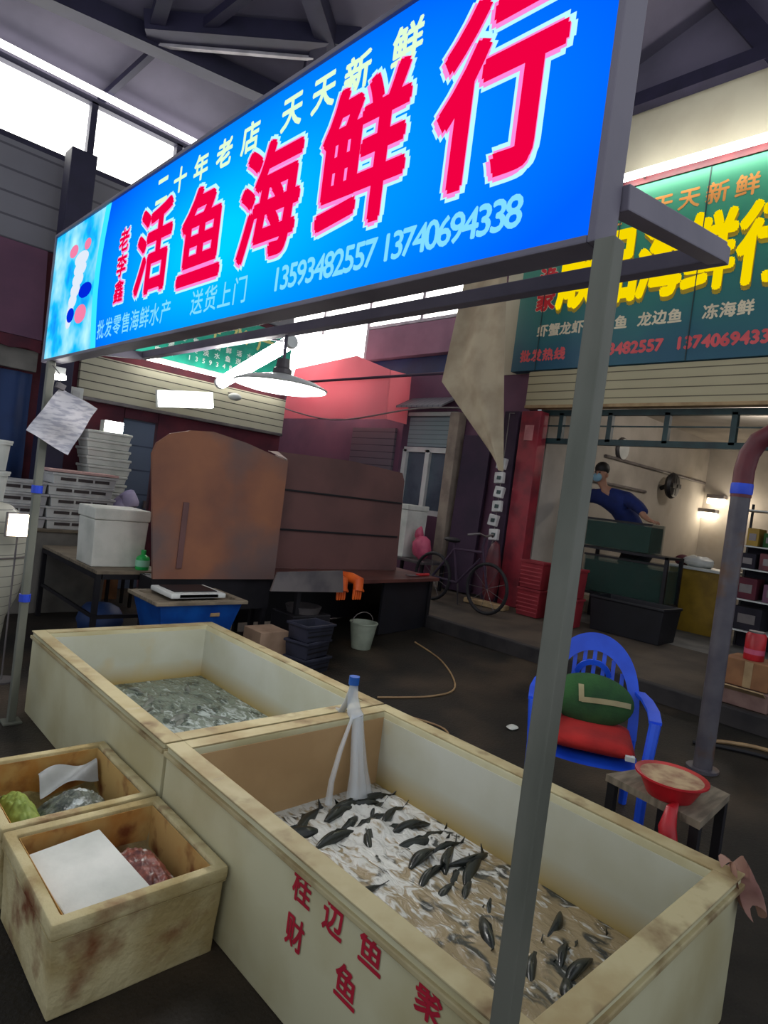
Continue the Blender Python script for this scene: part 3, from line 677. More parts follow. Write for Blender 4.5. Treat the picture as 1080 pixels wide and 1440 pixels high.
# pink rag on the near corner
mb = MB(off=(2.42, .62, .5)); 
mb.grid(lambda u, v: (2.37+.10*u+.015*math.sin(v*8), .66-.11*v+.02*math.sin(u*7), .512+.03*math.sin(u*5+v*6)-(.22*max(0, v-.45))), 10, 14)
bmesh.ops.solidify(mb.bm, geom=list(mb.bm.faces), thickness=.008)
tag(mb.build('rag', M['pinkrag'], None, True, 0), 'crumpled pinkish rag hung over the near corner of the fish tank', 'rag')

# ------------------------------------------------------------------ foam boxes beside the tanks
def foam_box(label, x0, x1, y0, y1, z1):
    t = thing('foam_box', label, 'box', ((x0+x1)/2, (y0+y1)/2, 0), group='stained foam boxes beside the tank')
    mb = MB(t); mb.tub(x0, x1, y0, y1, 0, z1, .03, .045, .012, .008, .006, .05); mb.wobble(.004, 14, 2); mb.build('box_body', M['foamold'], t, True, 60)
    e = .036
    mb = MB(t); mb.box(x0+e, x0+e+.002, y0+e, y1-e, .08, z1-.012); mb.box(x1-e-.002, x1-e, y0+e, y1-e, .08, z1-.012); mb.box(x0+e, x1-e, y1-e-.002, y1-e, .08, z1-.012); mb.box(x0+e, x1-e, y0+e, y0+e+.002, .08, z1-.012)
    mb.build('stained_lining', M['foaminside'], t)
    return t
foam_box('stained foam box in front, with a white lid sheet and reddish seafood inside', .65, 1.19, 1.80, 2.345, .30)
foam_box('stained foam box behind, with greens and clams inside', .65, 1.19, 2.375, 2.945, .30)
def heap(name, label, cat, x0, x1, y0, y1, z, h, mat):
    def f(u, v):
        k = math.sin(PI*u)**.35*math.sin(PI*v)**.35
        x, y = x0+(x1-x0)*u, y0+(y1-y0)*v
        return (x, y, z+h*k+.014*k*mnoise.noise((x*40, y*40, 1))+.01*k*mnoise.noise((x*80, y*80, 5)))
    mb = MB(off=((x0+x1)/2, (y0+y1)/2, z)); mb.grid(f, 50, 50)
    g = bmesh.ops.extrude_face_region(mb.bm, geom=list(mb.bm.faces))
    for v in g['geom']:
        if isinstance(v, bmesh.types.BMVert): v.co.z = 0
    return tag(mb.build(name, mat, None, True, 0), label, cat, kind='stuff')
heap('shrimp', 'heap of reddish shrimp beside the white sheet in the front foam box', 'seafood', .92, 1.138, 1.855, 2.29, .046, .185, M['seafood'])
heap('clams', 'heap of dark and pale clams in the back foam box', 'seafood', .84, 1.13, 2.43, 2.80, .046, .19, M['clams'])
heap('lettuce', 'yellow green leaves at the left of the back foam box', 'greens', .705, .86, 2.43, 2.89, .046, .2, M['lettuce'])
mb = MB(off=(.82, 2.05, .2)); mb.obox((.83, 2.06, .245), (.25, .40, .022), (R(2), R(-4), R(4)), .005)
tag(mb.build('foam_sheet', M['foamw']), 'clean white foam sheet lying inside the front foam box', 'sheet')
mb = MB(off=(1.05, 2.86, .2)); mb.grid(lambda u, v: (.90+.235*u, 2.88-.07*v, .23+.03*u-.06*v+.02*math.sin(u*6+v*5)), 14, 10); bmesh.ops.solidify(mb.bm, geom=list(mb.bm.faces), thickness=.004)
tag(mb.build('plastic_film', M['plasticfilm'], None, True, 0), 'grey plastic film over the clams in the back foam box', 'film')
# ------------------------------------------------------------------ sheet-metal workbench with its brown wind shields
wb = thing('metal_workbench', 'workbench with tall brown rusty metal shields on two sides', 'workbench', (3.9, 5.0, .05))
left = [(2.245, .70), (2.12, 1.70), (2.15, 1.79), (2.25, 1.876), (2.42, 1.93), (2.62, 1.952), (2.95, 1.905), (3.24, 1.838), (3.404, 1.80), (3.404, .70)]
MB(wb).prism([(x, 4.95, z) for x, z in left], (0, .03, 0)).build('side_shield', M['rust'], wb)
mb = MB(wb); mb.box(2.425, 2.475, 4.935, 4.95, .79, 1.34, .004); mb.build('batten', M['rustdark'], wb)
MB(wb).prism([(3.404, 4.98, .70), (3.404, 4.98, 1.82), (3.42, 5.34, 1.89), (3.53, 5.35, 1.9), (3.53, 5.35, .70)], (.02, 0.01, 0)).build('corner_shield', M['rust'], wb)
mb = MB(wb); mb.prism([(3.54, 5.36, .74), (3.54, 5.36, 1.9), (4.5, 5.36, 1.93), (5.30, 5.36, 1.89), (5.35, 5.36, 1.80), (5.40, 5.36, .74)], (0, .03, 0))
mb.build('back_shield', M['rustdark'], wb)
mb = MB(wb)
for z in (1.535, 1.135): mb.box(3.6, 5.34, 5.345, 5.358, z-.01, z+.01, .003)
mb.build('shield_rib', M['blackmetal'], wb)
mb = MB(wb); mb.prism([(3.42, 4.62, .70), (5.62, 4.86, .70), (5.66, 5.75, .70), (3.42, 5.75, .70)], (0, 0, .035)); mb.build('bench_top', M['rusttop'], wb)
mb = MB(wb); mb.prism([(3.08, 4.50, .68), (3.14, 4.52, .84), (3.86, 4.52, .86), (3.88, 4.50, .66)], (0, .02, 0)); mb.build('tin_flap', M['tin'], wb)
mb = MB(wb); mb.box(2.26, 3.40, 4.99, 5.24, .42, .695); mb.build('lower_panel', M['blackmetal'], wb)
mb = MB(wb); mb.prism([(4.75, 4.86, .12), (5.60, 4.95, .14), (5.60, 4.95, .70), (4.75, 4.86, .70)], (0, .03, 0)); mb.build('front_panel', M['blacktub'], wb)
mb = MB(wb); mb.box(3.46, 5.6, 5.66, 5.70, .12, .70); mb.build('rear_panel', M['blacktub'], wb)
for x, y in ((2.30, 5.02), (3.37, 5.02), (2.30, 5.2), (3.37, 5.2), (3.50, 4.68), (5.56, 4.94), (3.50, 5.68), (5.56, 5.68)):
    MB(wb).box(x-.022, x+.022, y-.022, y+.022, gz(x), .70, .003).build('leg', M['blackmetal'], wb)
gl = thing('rubber_gloves', 'pair of orange rubber gloves draped over the workbench edge', 'gloves', (4.0, 4.62, .74))
for k, (x0, r) in enumerate(((3.90, .05), (4.10, -.35))):
    mb = MB(gl)
    mb.tube([(x0, 4.80, .762), (x0+.02, 4.68, .765), (x0+.03, 4.585, .75), (x0+.02, 4.57, .66)], [.05, .052, .055, .05], 12)
    for q in range(4): mb.tube([(x0-.025+q*.026, 4.572, .67), (x0-.03+q*.028, 4.566, .60-.012*(q in (1, 2))), (x0-.03+q*.028, 4.566, .575)], [.014, .013, .009], 8)
    mb.tube([(x0+.06, 4.58, .70), (x0+.095, 4.57, .65)], [.015, .011], 8)
    mb.build('glove', M['orange'], gl, True)
sp = thing('scraper', 'red handled scraper lying at the far end of the workbench', 'tool', (5.45, 4.98, .736))
MB(sp).tube([(5.34, 4.96, .752), (5.58, 5.0, .752)], .016, 10).build('handle', M['red'], sp, True)
MB(sp).box(5.18, 5.34, 4.92, 4.99, .746, .752).build('blade', M['tin'], sp)
pl = thing('pail', 'grey green plastic pail standing on the ground under the workbench', 'pail', (4.3, 4.62, gz(4.3)))
MB(pl).lathe(pl.location, [(0, 0), (.095, 0), (.135, .25), (.142, .25), (.142, .262), (.128, .262), (.09, .012), (0, .012)], 28).build('bucket_body', M['pailgrey'], pl, True)
mb = MB(pl); mb.tube([Vector(pl.location)+Vector((.138*math.cos(a), .02, .255+.10*math.sin(a))) for a in [PI*i/10 for i in range(11)]], .004, 6); mb.build('handle', M['wire'], pl)
st = thing('gas_stove', 'dull dark metal stove box under the left end of the bench', 'stove', (3.62, 4.75, gz(3.62)))
MB(st).box(3.42, 3.85, 4.60, 4.95, .045, .43, .012).build('body', M['blackmetal'], st)
mb = MB(st); mb.tube([(3.5+.11*math.cos(a), 4.595, .25+.11*math.sin(a)) for a in [2*PI*i/20 for i in range(21)]], .012, 8, False); mb.build('front_ring', M['tin'], st, True)
MB(st).lathe((3.64, 4.76, .43), [(0, 0), (.15, 0), (.17, .06), (.15, .06), (.1, .02), (0, .02)], 22).build('burner', M['tin'], st, True)
ct = thing('black_crate', 'black slatted plastic crate lowest of the stack before the bench', 'crate', (3.40, 4.30, gz(3.40)), .2, 'black crates stacked before the bench')
mb = MB(off=(0, 0, 0)); mb.tub(-.16, .16, -.12, .12, 0, .14, .012, .012, .012, .003, .012, .02); mb.build('crate_body', pmat('slate_crate', srgb(52, 54, 70), srgb(34, 36, 48), rough=.45), ct)
mb = MB(off=(0, 0, 0))
for z in (.04, .08): mb.box(-.14, .14, -.116, -.110, z, z+.014)
mb.build('slot', M['blackmetal'], ct)
dup(ct, (3.39, 4.31, gz(3.4)+.142), .28, 'black slatted plastic crate in the middle of the stack before the bench')
dup(ct, (3.40, 4.30, gz(3.4)+.284), .12, 'black slatted plastic crate on top of the stack before the bench')
def wire(name, label, pts, r, mat, cat='cable'):
    c = Vector(pts[0]); mb = MB(off=c); P = [Vector(p) for p in pts]; Q = []
    for i in range(len(P)-1):
        p0, p1, p2, p3 = P[max(i-1, 0)], P[i], P[i+1], P[min(i+2, len(P)-1)]
        for k in range(6):
            t = k/6; Q.append(.5*((2*p1)+(p2-p0)*t+(2*p0-5*p1+4*p2-p3)*t*t+(3*p1-p0-3*p2+p3)*t**3))
    Q.append(P[-1]); mb.tube(Q, r, 7)
    return tag(mb.build(name, mat, None, True), label, cat)
wire('cable', 'pale cable curling over the dark street behind the fish tanks', [(3.5, 3.50, gz(3.5)+.008), (3.9, 3.3, gz(3.9)+.008), (4.25, 3.35, gz(4.25)+.008), (4.7, 3.9, gz(4.7)+.008), (4.95, 4.5, gz(4.95)+.008)], .008, M['palewire'])
wire('cable', 'thin pale cable looped on the ground beside the tank corner with the pipe', [(2.85, 2.95, .007), (3.0, 2.7, .007), (3.3, 2.62, .015), (3.5, 2.8, .035), (3.45, 3.1, .03)], .007, M['palewire'])
bx = MB(off=(2.75, 4.62, 0)); bx.box(3.0, 3.28, 4.45, 4.72, .02, .34, .006); 
tag(bx.build('carton', pmat('pale_carton', srgb(168, 140, 118), srgb(140, 114, 94), rough=.9)), 'pale brown carton on the ground between the blue basin and the stove', 'carton')

# ------------------------------------------------------------------ blue basin with scale
cr = thing('wooden_crate', 'low wooden crate under the blue basin', 'crate', (2.4, 4.66, 0))
MB(cr).box(2.14, 2.66, 4.44, 4.86, .30, .345, .004).build('crate_top', M['woodtan'], cr)
for x in (2.18, 2.62):
    for y in (4.48, 4.82): MB(cr).box(x-.03, x+.03, y-.03, y+.03, 0, .30, .003).build('leg', M['woodtan'], cr)
bs = thing('blue_basin', 'blue plastic basin with pale rim on a low crate before the brown shields', 'basin', (2.42, 4.66, .346))
MB(bs).tub(2.08, 2.76, 4.41, 4.91, .346, .60, .012, .012, .06, .004).build('basin_body', M['blueplastic'], bs)
mb = MB(bs); mb.tub(2.04, 2.80, 4.385, 4.925, .60, .628, .06, .002, 0, .006); mb.build('rim', M['wood'], bs)
MB(bs).box(2.5, 2.58, 4.425, 4.445, .50, .53, .004).build('grip', M['woodtan'], bs)
sc_ = thing('kitchen_scale', 'white framed weighing scale with black plate on the blue basin', 'scale', (2.42, 4.68, .629))
MB(sc_).box(2.20, 2.66, 4.50, 4.88, .629, .668, .012).build('body', M['white'], sc_)
MB(sc_).box(2.25, 2.61, 4.56, 4.84, .669, .676, .003).build('plate', M['blacktub'], sc_)
MB(sc_).box(2.27, 2.59, 4.500, 4.515, .636, .660).build('display', M['blacktub'], sc_)

# ------------------------------------------------------------------ black table on the left with white foam box
tb = thing('steel_table', 'black steel frame table carrying the white foam box', 'table', (2.2, 6.0, 0))
MB(tb).box(1.93, 2.50, 5.30, 6.80, .672, .70, .004).build('table_top', M['wood'], tb)
mb = MB(tb)
for a in ((1.93, 1.97, 5.30, 6.80), (2.46, 2.50, 5.30, 6.80), (1.98, 2.45, 5.30, 5.34), (1.98, 2.45, 6.76, 6.80)): mb.box(*a, .63, .671)
mb.build('frame', M['blackmetal'], tb)
for x in (1.95, 2.48):
    for y in (5.32, 6.78): MB(tb).box(x-.02, x+.02, y-.02, y+.02, 0, .63).build('leg', M['blackmetal'], tb)
mb = MB(tb); mb.box(1.94, 1.96, 5.34, 6.76, .30, .33); mb.box(1.97, 2.46, 5.31, 5.33, .30, .33); mb.build('stretcher', M['blackmetal'], tb)
fb = thing('white_foam_box', 'clean white foam box with lid standing on the black table', 'box', (2.17, 5.68, .701))
MB(fb).tub(1.94, 2.40, 5.50, 5.90, .701, 1.10, .03, .03, .012, .01).build('box_body', M['foamw'], fb)
MB(fb).box(1.93, 2.41, 5.49, 5.91, 1.102, 1.20, .014).build('lid', M['foamw'], fb)
bt = thing('green_bottle', 'bright green plastic bottle with pale label on the black table', 'bottle', (2.34, 5.40, .701))
MB(bt).lathe(bt.location, [(0, 0), (.055, 0), (.058, .02), (.058, .09), (.05, .11), (.02, .13), (.02, .15), (0, .15)], 20).build('bottle_body', M['greenplastic'], bt, True)
MB(bt).lathe(bt.location, [(.0595, .03), (.0595, .085)], 20).build('label_band', M['paleg'], bt, True)
MB(bt).lathe(Vector(bt.location)+Vector((0, 0, .15)), [(0, 0), (.022, 0), (.022, .02), (0, .02)], 14).build('cap', M['greenplastic'], bt)
nb = thing('navy_bag', 'dark navy bag stuffed under the black table', 'bag', (2.22, 5.9, 0))
mb = MB(nb); mb.ball((2.22, 5.9, .16), .2, .26, .16); mb.wobble(.03, 7); mb.build('bag', M['navy'], nb, True)

# ------------------------------------------------------------------ pale clutter at the far left
tu = thing('grey_tub', 'big grey tub below the stacked white crates at the left', 'tub', (2.05, 7.1, 0))
MB(tu).tub(1.50, 2.60, 6.86, 7.34, 0, .82, .04, .04, .02, .01).build('tub_body', M['concrete'], tu)
MB(tu).box(1.47, 2.63, 6.84, 7.36, .822, .85, .005).build('cover_board', M['wood'], tu)
def crate_kind(name, label, group, w, d, h, loc):
    t = thing(name, label, 'crate', loc, 0, group)
    mb = MB(off=(0, 0, 0)); mb.tub(-w/2, w/2, -d/2, d/2, 0, h, .012, .012, .01, .003, .012, .022); mb.build('crate_body', M['greytray'], t)
    mb = MB(off=(0, 0, 0))
    for k in range(3): mb.box(-w/2+.06+k*(w-.12)/3+.01, -w/2+.06+(k+1)*(w-.12)/3-.01, -d/2+.0015, -d/2+.008, h*.35, h*.62)
    mb.build('slot', M['slot'], t)
    return t
ords = ['lowest of the', 'second from below in the', 'middle one of the', 'second from the top in the', 'topmost of the']
c0 = crate_kind('white_crate', 'white slotted crate, lowest of the right stack on the grey tub', 'white slotted crates at the left', .62, .42, .112, (2.28, 7.1, .851))
for i in range(1, 5): dup(c0, (2.28+.01*(-1)**i, 7.1, .851+.114*i), .02*(-1)**i, 'white slotted crate, %s right stack on the grey tub' % ords[i])
for i in range(4): dup(c0, (1.64+.012*(-1)**i, 7.12, .851+.114*i), -.03*(-1)**i, 'white slotted crate, %s left stack on the grey tub' % ['lowest of the', 'second from below in the', 'second from the top in the', 'topmost of the'][i])
bd = MB(off=(2.28, 7.1, 1.43)); bd.box(1.94, 2.62, 6.88, 7.32, 1.425, 1.45, .004)
tag(bd.build('board', pmat('pinkish_board', srgb(206, 170, 164), srgb(180, 140, 136), rough=.8)), 'pinkish board laid over the right stack of white crates', 'board')
ts = thing('foam_tray', 'white foam tray, bottom one of the tall stack beside the grey door', 'tray', (2.72, 7.68, .95), 0, 'white foam trays beside the grey door')
MB(off=(0, 0, 0)).tub(-.24, .24, -.17, .17, 0, .095, .02, .02, .012, .008, .01, .03).build('tray_body', M['foamw'], ts)
for i in range(1, 10):
    nm = ['', 'second from the bottom', 'third from the bottom', 'fourth from the bottom', 'fifth from the bottom', 'fifth from the top', 'fourth from the top', 'third from the top', 'second from the top', 'topmost tray'][i]
    dup(ts, (2.72+random.uniform(-.02, .02), 7.68, .95+.0975*i), random.uniform(-.06, .06), 'white foam tray, %s in the tall stack beside the grey door' % nm)
sb = thing('plinth_box', 'brown carton under the tall stack of foam trays', 'carton', (2.72, 7.68, 0))
MB(sb).box(2.46, 2.98, 7.48, 7.88, 0, .949, .006).build('box_body', M['card'], sb)
wl = thing('work_lamp', 'bright white work lamp resting on the tall stack of foam trays', 'lamp', (2.76, 7.66, 1.925))
MB(wl).box(2.66, 2.88, 7.60, 7.74, 1.926, 2.06, .01).build('housing', M['white'], wl)
MB(wl).box(2.67, 2.87, 7.585, 7.60, 1.935, 2.05, .003).build('lit_face', M['lampwork'], wl)
lc = thing('lilac_cloth', 'bundle of pale lilac cloth lying on the table before the tray stack', 'cloth', (2.75, 7.2, .85))
st2 = thing('stool', 'dark stool carrying the lilac cloth bundle', 'stool', (2.82, 7.15, 0))
MB(st2).box(2.66, 2.98, 7.0, 7.3, .80, .83, .005).build('seat', M['blackmetal'], st2)
for x in (2.69, 2.95):
    for y in (7.03, 7.27): MB(st2).box(x-.015, x+.015, y-.015, y+.015, 0, .80).build('leg', M['blackmetal'], st2)
lc.location = (2.82, 7.15, .831)
mb = MB(lc); mb.ball((2.80, 7.15, 1.03), .15, .13, .2); mb.ball((2.84, 7.1, 1.19), .1, .1, .12); mb.wobble(.03, 9, 0); mb.build('folds', pmat('lilac', srgb(188, 178, 206), srgb(150, 142, 180), rough=.9), lc, True)
dr = thing('covered_tank', 'rounded white quilted cover over a tank at the left edge', 'tank', (1.02, 5.40, 0))
MB(dr).lathe(dr.location, [(0, 0), (.27, 0), (.30, .35), (.36, .5), (.415, .75), (.41, .95), (.36, 1.1), (.26, 1.18), (.18, 1.2), (0, 1.2)], 40).build('cover', M['seam'], dr, True)
mb = MB(dr); mb.tube([Vector(dr.location)+Vector((.425*math.cos(a), .425*math.sin(a), .83)) for a in [2*PI*i/40 for i in range(41)]], .006, 6, False); mb.build('tie_wire', M['wire'], dr)
bu = thing('white_bucket', 'white plastic bucket, lower of two on the covered tank', 'bucket', (1.12, 5.42, 1.202), 0, 'white buckets on the covered tank')
MB(off=(0, 0, 0)).lathe((0, 0, 0), [(0, 0), (.11, 0), (.125, .19), (.138, .19), (.138, .205), (0, .205)], 24).build('bucket_body', M['white'], bu, True)
mb = MB(off=(0, 0, 0)); mb.lathe((0, 0, .206), [(0, 0), (.142, 0), (.142, .016), (0, .02)], 24); mb.build('lid', M['white'], bu)
dup(bu, (1.115, 5.42, 1.43), .4, 'white plastic bucket, upper of two on the covered tank')
fl = thing('tank_glint', 'bright reflection on the covered tank at the left edge, built as a lit square on a thin stand', 'lamp', (1.24, 4.86, 0))  # reflection on the tank cover, built as an added lit square
MB(fl).box(1.14, 1.30, 4.86, 4.90, 1.0, 1.17, .008).build('housing', M['tin'], fl)
MB(fl).box(1.15, 1.29, 4.85, 4.86, 1.01, 1.16, .003).build('lit_face', M['lampwarm'], fl)
mb = MB(fl); mb.tube([(1.22, 4.88, .012), (1.22, 4.88, 1.0)], .006, 8); mb.lathe((1.22, 4.88, 0), [(0, 0), (.09, 0), (.09, .012), (0, .012)], 16); mb.build('stand', M['tin'], fl)

aw = thing('maroon_awning', 'flat maroon awning panel high on the left above a pale valance', 'awning', (1.3, 7.9, 2.8))
mb = MB(aw); mb.prism([(.2, 7.98, 3.80), (1.97, 7.98, 3.80), (1.97, 7.82, 2.80), (.2, 7.82, 2.80)], (0, -.04, 0)); mb.build('panel', M['plum'], aw)
mb = MB(aw); mb.prism([(.2, 7.80, 2.795), (1.97, 7.80, 2.795)] + [(1.97-.15*i, 7.80, 2.66+.03*(i % 2)) for i in range(12)], (0, -.012, 0)); mb.build('scalloped_edge', M['darkred'], aw)
mb = MB(aw); mb.box(.2, 1.97, 7.86, 7.93, 2.46, 2.68, .006); mb.build('valance', M['concrete'], aw)
nt_ = thing('blue_tarp', 'deep blue tarp hanging over the doorway at the far left', 'tarp', (1.4, 7.95, 0))
mb = MB(nt_); mb.grid(lambda u, v: (.2+1.76*u, 7.93+.025*math.sin(u*40)+.01*math.sin(v*9), .02+2.42*v), 60, 10); bmesh.ops.solidify(mb.bm, geom=list(mb.bm.faces), thickness=.004); mb.build('sheet', M['navy'], nt_, True, 0)
rs = thing('roller_shutter', 'pale roller shutter half lowered under the green sign at the left', 'shutter', (3.85, 7.95, 2.3))
MB(rs).box(2.44, 5.28, 7.93, 7.996, 2.31, 2.80).build('slats', M['shutter'], rs)
MB(rs).box(2.44, 5.28, 7.91, 7.996, 2.27, 2.31, .006).build('bottom_bar', M['tin'], rs)
gs = thing('green_signboard', 'green shop sign with white lettering on the left block', 'sign', (4.12, 7.9, 3.3))
MB(gs).box(3.03, 5.25, 7.90, 7.99, 2.95, 3.72, .006).build('panel', pmat('green_print', srgb(24, 168, 142), srgb(18, 140, 122), rough=.5), gs)
T = Letters(gs.location, *FACE_Y)
T.line('海鲜水产', (3.55, 7.898, 3.52), .42, .30, 0, .006, 4, .002)
for i, s_ in enumerate(('批发零售各类鲜活水产', '虾蟹贝类淡水鱼送货', '电话 13593482557')): T.line(s_, (3.3, 7.898, 3.27-.11*i), .16, .085, 1, .002, 4, .002)
T.build('lettering', [pmat('pale_yellow_print', srgb(230, 226, 150), srgb(220, 214, 130)), pmat('white_print', srgb(226, 236, 232), srgb(214, 226, 222))], gs)
MB(gs).box(3.0, 5.28, 7.885, 7.99, 2.90, 2.95, .004).build('bottom_rail', M['white'], gs)
gt = thing('sign_tube_lamp', 'lit white tube added along the bottom rail of the green sign to brighten the shutter', 'lamp', (4.1, 7.75, 2.88))  # tube added to brighten the roller shutter below
MB(gt).tube([(3.05, 7.76, 2.885), (5.2, 7.76, 2.885)], .022, 10).build('lit_tube', M['tubelight'], gt, True)
mb = MB(gt)
for x in (3.2, 5.0): mb.tube([(x, 7.77, 2.89), (x, 7.89, 2.93)], .01, 6)
mb.build('bracket', M['tin'], gt)
ff = thing('bright_panel', 'glaring rectangular panel mounted before the roller shutter', 'lamp', (3.6, 7.6, 2.48))  # glowing panel where a bright patch lies on the shutter
MB(ff).obox((3.6, 7.62, 2.475), (.74, .06, .21), (0, -.16, 0), .01).build('housing', M['white'], ff)
MB(ff).obox((3.6, 7.585, 2.475), (.71, .02, .19), (0, -.16, 0), .003).build('lit_face', M['lampwhite'], ff)
mb = MB(ff); mb.tube([(3.6, 7.64, 2.5), (3.6, 7.93, 2.56)], .015, 8); mb.build('bracket', M['tin'], ff)
dm = thing('dome_fixture', 'small pale dome fixture beside the glaring panel', 'lamp', (4.35, 7.75, 2.68))
MB(dm).ball((4.35, 7.75, 2.66), .09, .09, .05).build('dome', M['white'], dm, True)
MB(dm).tube([(4.35, 7.75, 2.70), (4.35, 7.93, 2.72)], .012, 8).build('bracket', M['tin'], dm)
sk = thing('socket_box', 'small white electric box on the column beside the tray stack', 'electric box', (2.5, 7.7, 2.3))
MB(sk).box(2.242, 2.40, 7.60, 7.68, 2.18, 2.36, .01).build('box_body', M['white'], sk)
MB(sk).box(2.28, 2.36, 7.592, 7.60, 2.22, 2.32, .004).build('cover_plate', M['greytray'], sk)

# ------------------------------------------------------------------ alley side
def cloth_mat():
    m, nt, o = _nt('red_awning_cloth'); L = nt.links
    d = nt.nodes.new('ShaderNodeBsdfDiffuse'); t = nt.nodes.new('ShaderNodeBsdfTranslucent'); mx = nt.nodes.new('ShaderNodeMixShader'); mx.inputs[0].default_value = .55
    tc = nt.nodes.new('ShaderNodeTexCoord'); n = nt.nodes.new('ShaderNodeTexNoise'); n.inputs['Scale'].default_value = 1.4; L.new(tc.outputs['Object'], n.inputs['Vector'])
    c = nt.nodes.new('ShaderNodeMix'); c.data_type = 'RGBA'; c.inputs[6].default_value = (*srgb(255, 190, 196), 1); c.inputs[7].default_value = (*srgb(252, 168, 178), 1); L.new(n.outputs[0], c.inputs[0])
    for s in (d, t): L.new(c.outputs[2], s.inputs[0])
    L.new(d.outputs[0], mx.inputs[1]); L.new(t.outputs[0], mx.inputs[2]); L.new(mx.outputs[0], o.inputs[0]); return m
M['redawning'] = cloth_mat()
cn = thing('red_awning', 'glowing pinkish red cloth awning over the alley shops', 'awning', (6.95, 8.8, 2.8))
mb = MB(cn); mb.prism([(6.78, 10.3, 2.80), (6.78, 7.38, 2.79), (6.78, 7.42, 3.56), (6.78, 8.27, 3.84), (6.78, 10.0, 3.72)], (.012, 0, 0)); mb.build('front_cloth', M['redawning'], cn)
mb = MB(cn); mb.prism([(6.80, 7.38, 2.79), (6.80, 7.42, 3.56), (7.29, 7.45, 3.585), (7.29, 7.42, 2.79)], (0, .012, 0)); mb.build('side_cloth', M['redawning'], cn)
mb = MB(cn); mb.tube([(6.76, 10.4, 3.46), (6.76, 5.9, 3.44)], .022, 8); mb.build('pipe', M['darkplum'], cn)
tl = thing('awning_fill_tube', 'unseen tube added inside the red awning to make its cloth glow', 'lamp', (7.1, 8.7, 3.3))  # hidden tube added behind the cloth to brighten it
MB(tl).tube([(7.12, 7.8, 3.25), (7.12, 9.6, 3.25)], .025, 10).build('lit_tube', M['tubelight'], tl)
mb = MB(tl); mb.box(7.15, 7.29, 7.75, 9.65, 3.28, 3.33); mb.build('batten', M['white'], tl)
wire('overhead_cable', 'thin cable sagging under the red awning', [(6.7, 10.5, 3.05), (6.7, 8.6, 2.76), (6.7, 6.6, 2.93), (6.7, 5.2, 2.9)], .012, M['wire'])
gsn = thing('grey_shutter', 'grey roller shutter beside the alley window', 'shutter', (7.28, 8.1, 1.2))
MB(gsn).box(7.25, 7.295, 7.62, 8.70, .43, 2.72).build('slats', M['shutter3'], gsn)
MB(gsn).box(7.24, 7.295, 7.62, 8.70, .372, .43, .004).build('bottom_bar', M['tin'], gsn)
wa = MB(off=(7.1, 6.9, 3.1)); wa.prism([(7.29, 6.4, 3.18), (7.29, 7.36, 3.18), (6.95, 7.36, 3.0), (6.95, 6.4, 3.0)], (0, 0, .03))
tag(wa.build('window_awning', stripes('grey_awning', srgb(120, 118, 124), srgb(84, 82, 90), axis='Y', freq=9)), 'small grey awning over the white framed alley window', 'awning')
cv = thing('canvas_sheet', 'large beige canvas hanging to a point before the alley wall', 'canvas', (6.5, 5.5, 4.75))
def cvf(u, v):
    def lp_(a, b, t): return a[0]+(b[0]-a[0])*t, a[1]+(b[1]-a[1])*t
    l = lp_((5.84, 4.75), (6.06, 3.26), v*2) if v < .5 else lp_((6.06, 3.26), (4.86, 2.09), (v-.5)*2)
    r = lp_((5.14, 4.75), (4.99, 3.45), v*2) if v < .5 else lp_((4.99, 3.45), (4.84, 2.09), (v-.5)*2)
    y, z = l[0]+(r[0]-l[0])*u, l[1]+(r[1]-l[1])*u
    return (6.5+.05*math.sin(u*5+v*2)+.02*math.sin(u*13-v*4), y, z)
mb = MB(cv); mb.grid(cvf, 30, 40); bmesh.ops.solidify(mb.bm, geom=list(mb.bm.faces), thickness=.006); mb.build('sheet', M['tarp'], cv, True, 0)
mb = MB(cv); mb.tube([(6.5, 4.95, 4.77), (6.5, 6.0, 4.77)], .025, 8); mb.tube([(6.5, 5.85, 4.77), (7.31, 5.85, 4.77)], .02, 8); mb.build('hanging_bar', M['blackmetal'], cv)
def box_struct(name, a, mat, bev=.01): return struct(MB().box(*a, bev).build(name, mat))
box_struct('pillar', (7.12, 7.29, 6.18, 6.36, .36, 2.95), M['beigepillar'])
box_struct('pillar', (7.10, 7.29, 5.12, 5.36, .36, 2.95), M['darkplum'])
box_struct('pillar', (7.10, 7.29, 4.78, 5.08, .36, 2.95), M['redpost'])
db = thing('dark_board', 'tall dark board leaning on the alley wall beside the beige pillar', 'board', (7.2, 5.85, .36))
MB(db).obox((7.2, 5.86, 1.5), (.05, .5, 2.25), (0, .03, 0), .004).build('board', M['darkplum'], db)
nb2 = thing('notice', 'small pinkish notice fixed high on the red pillar', 'notice', (7.09, 4.93, 2.75))
MB(nb2).box(7.085, 7.099, 4.86, 4.99, 2.56, 2.76).build('sheet', pmat('pink_notice', srgb(196, 130, 130), srgb(176, 110, 112), rough=.8), nb2)
hp = thing('egg_carton_strip', 'string of white cartons hanging beside the dark pillar', 'cartons', (6.95, 5.22, 2.3))
for i in range(6):
    MB(hp).obox((6.95+.01*(i % 2), 5.18+.02*math.sin(i*2), 2.22-.19*i), (.06, .14, .15), (.1*(-1)**i, .1, 0), .012).build('carton', M['greytray'], hp)
    MB(hp).obox((6.915+.01*(i % 2), 5.17+.02*math.sin(i*2), 2.22-.19*i), (.01, .06, .05), (0, .1, 0), .003).build('hole', M['darkgreen'], hp)
mb = MB(hp); mb.tube([(6.97, 5.18, 2.9), (6.97, 5.18, 1.1)], .006, 6); mb.tube([(6.97, 5.18, 2.9), (7.1, 5.2, 2.92)], .006, 6); mb.build('string', M['wire'], hp)
rb = thing('rust_red_bag', 'rust red bag standing low below the white cartons', 'bag', (6.9, 5.12, gz(6.93)))
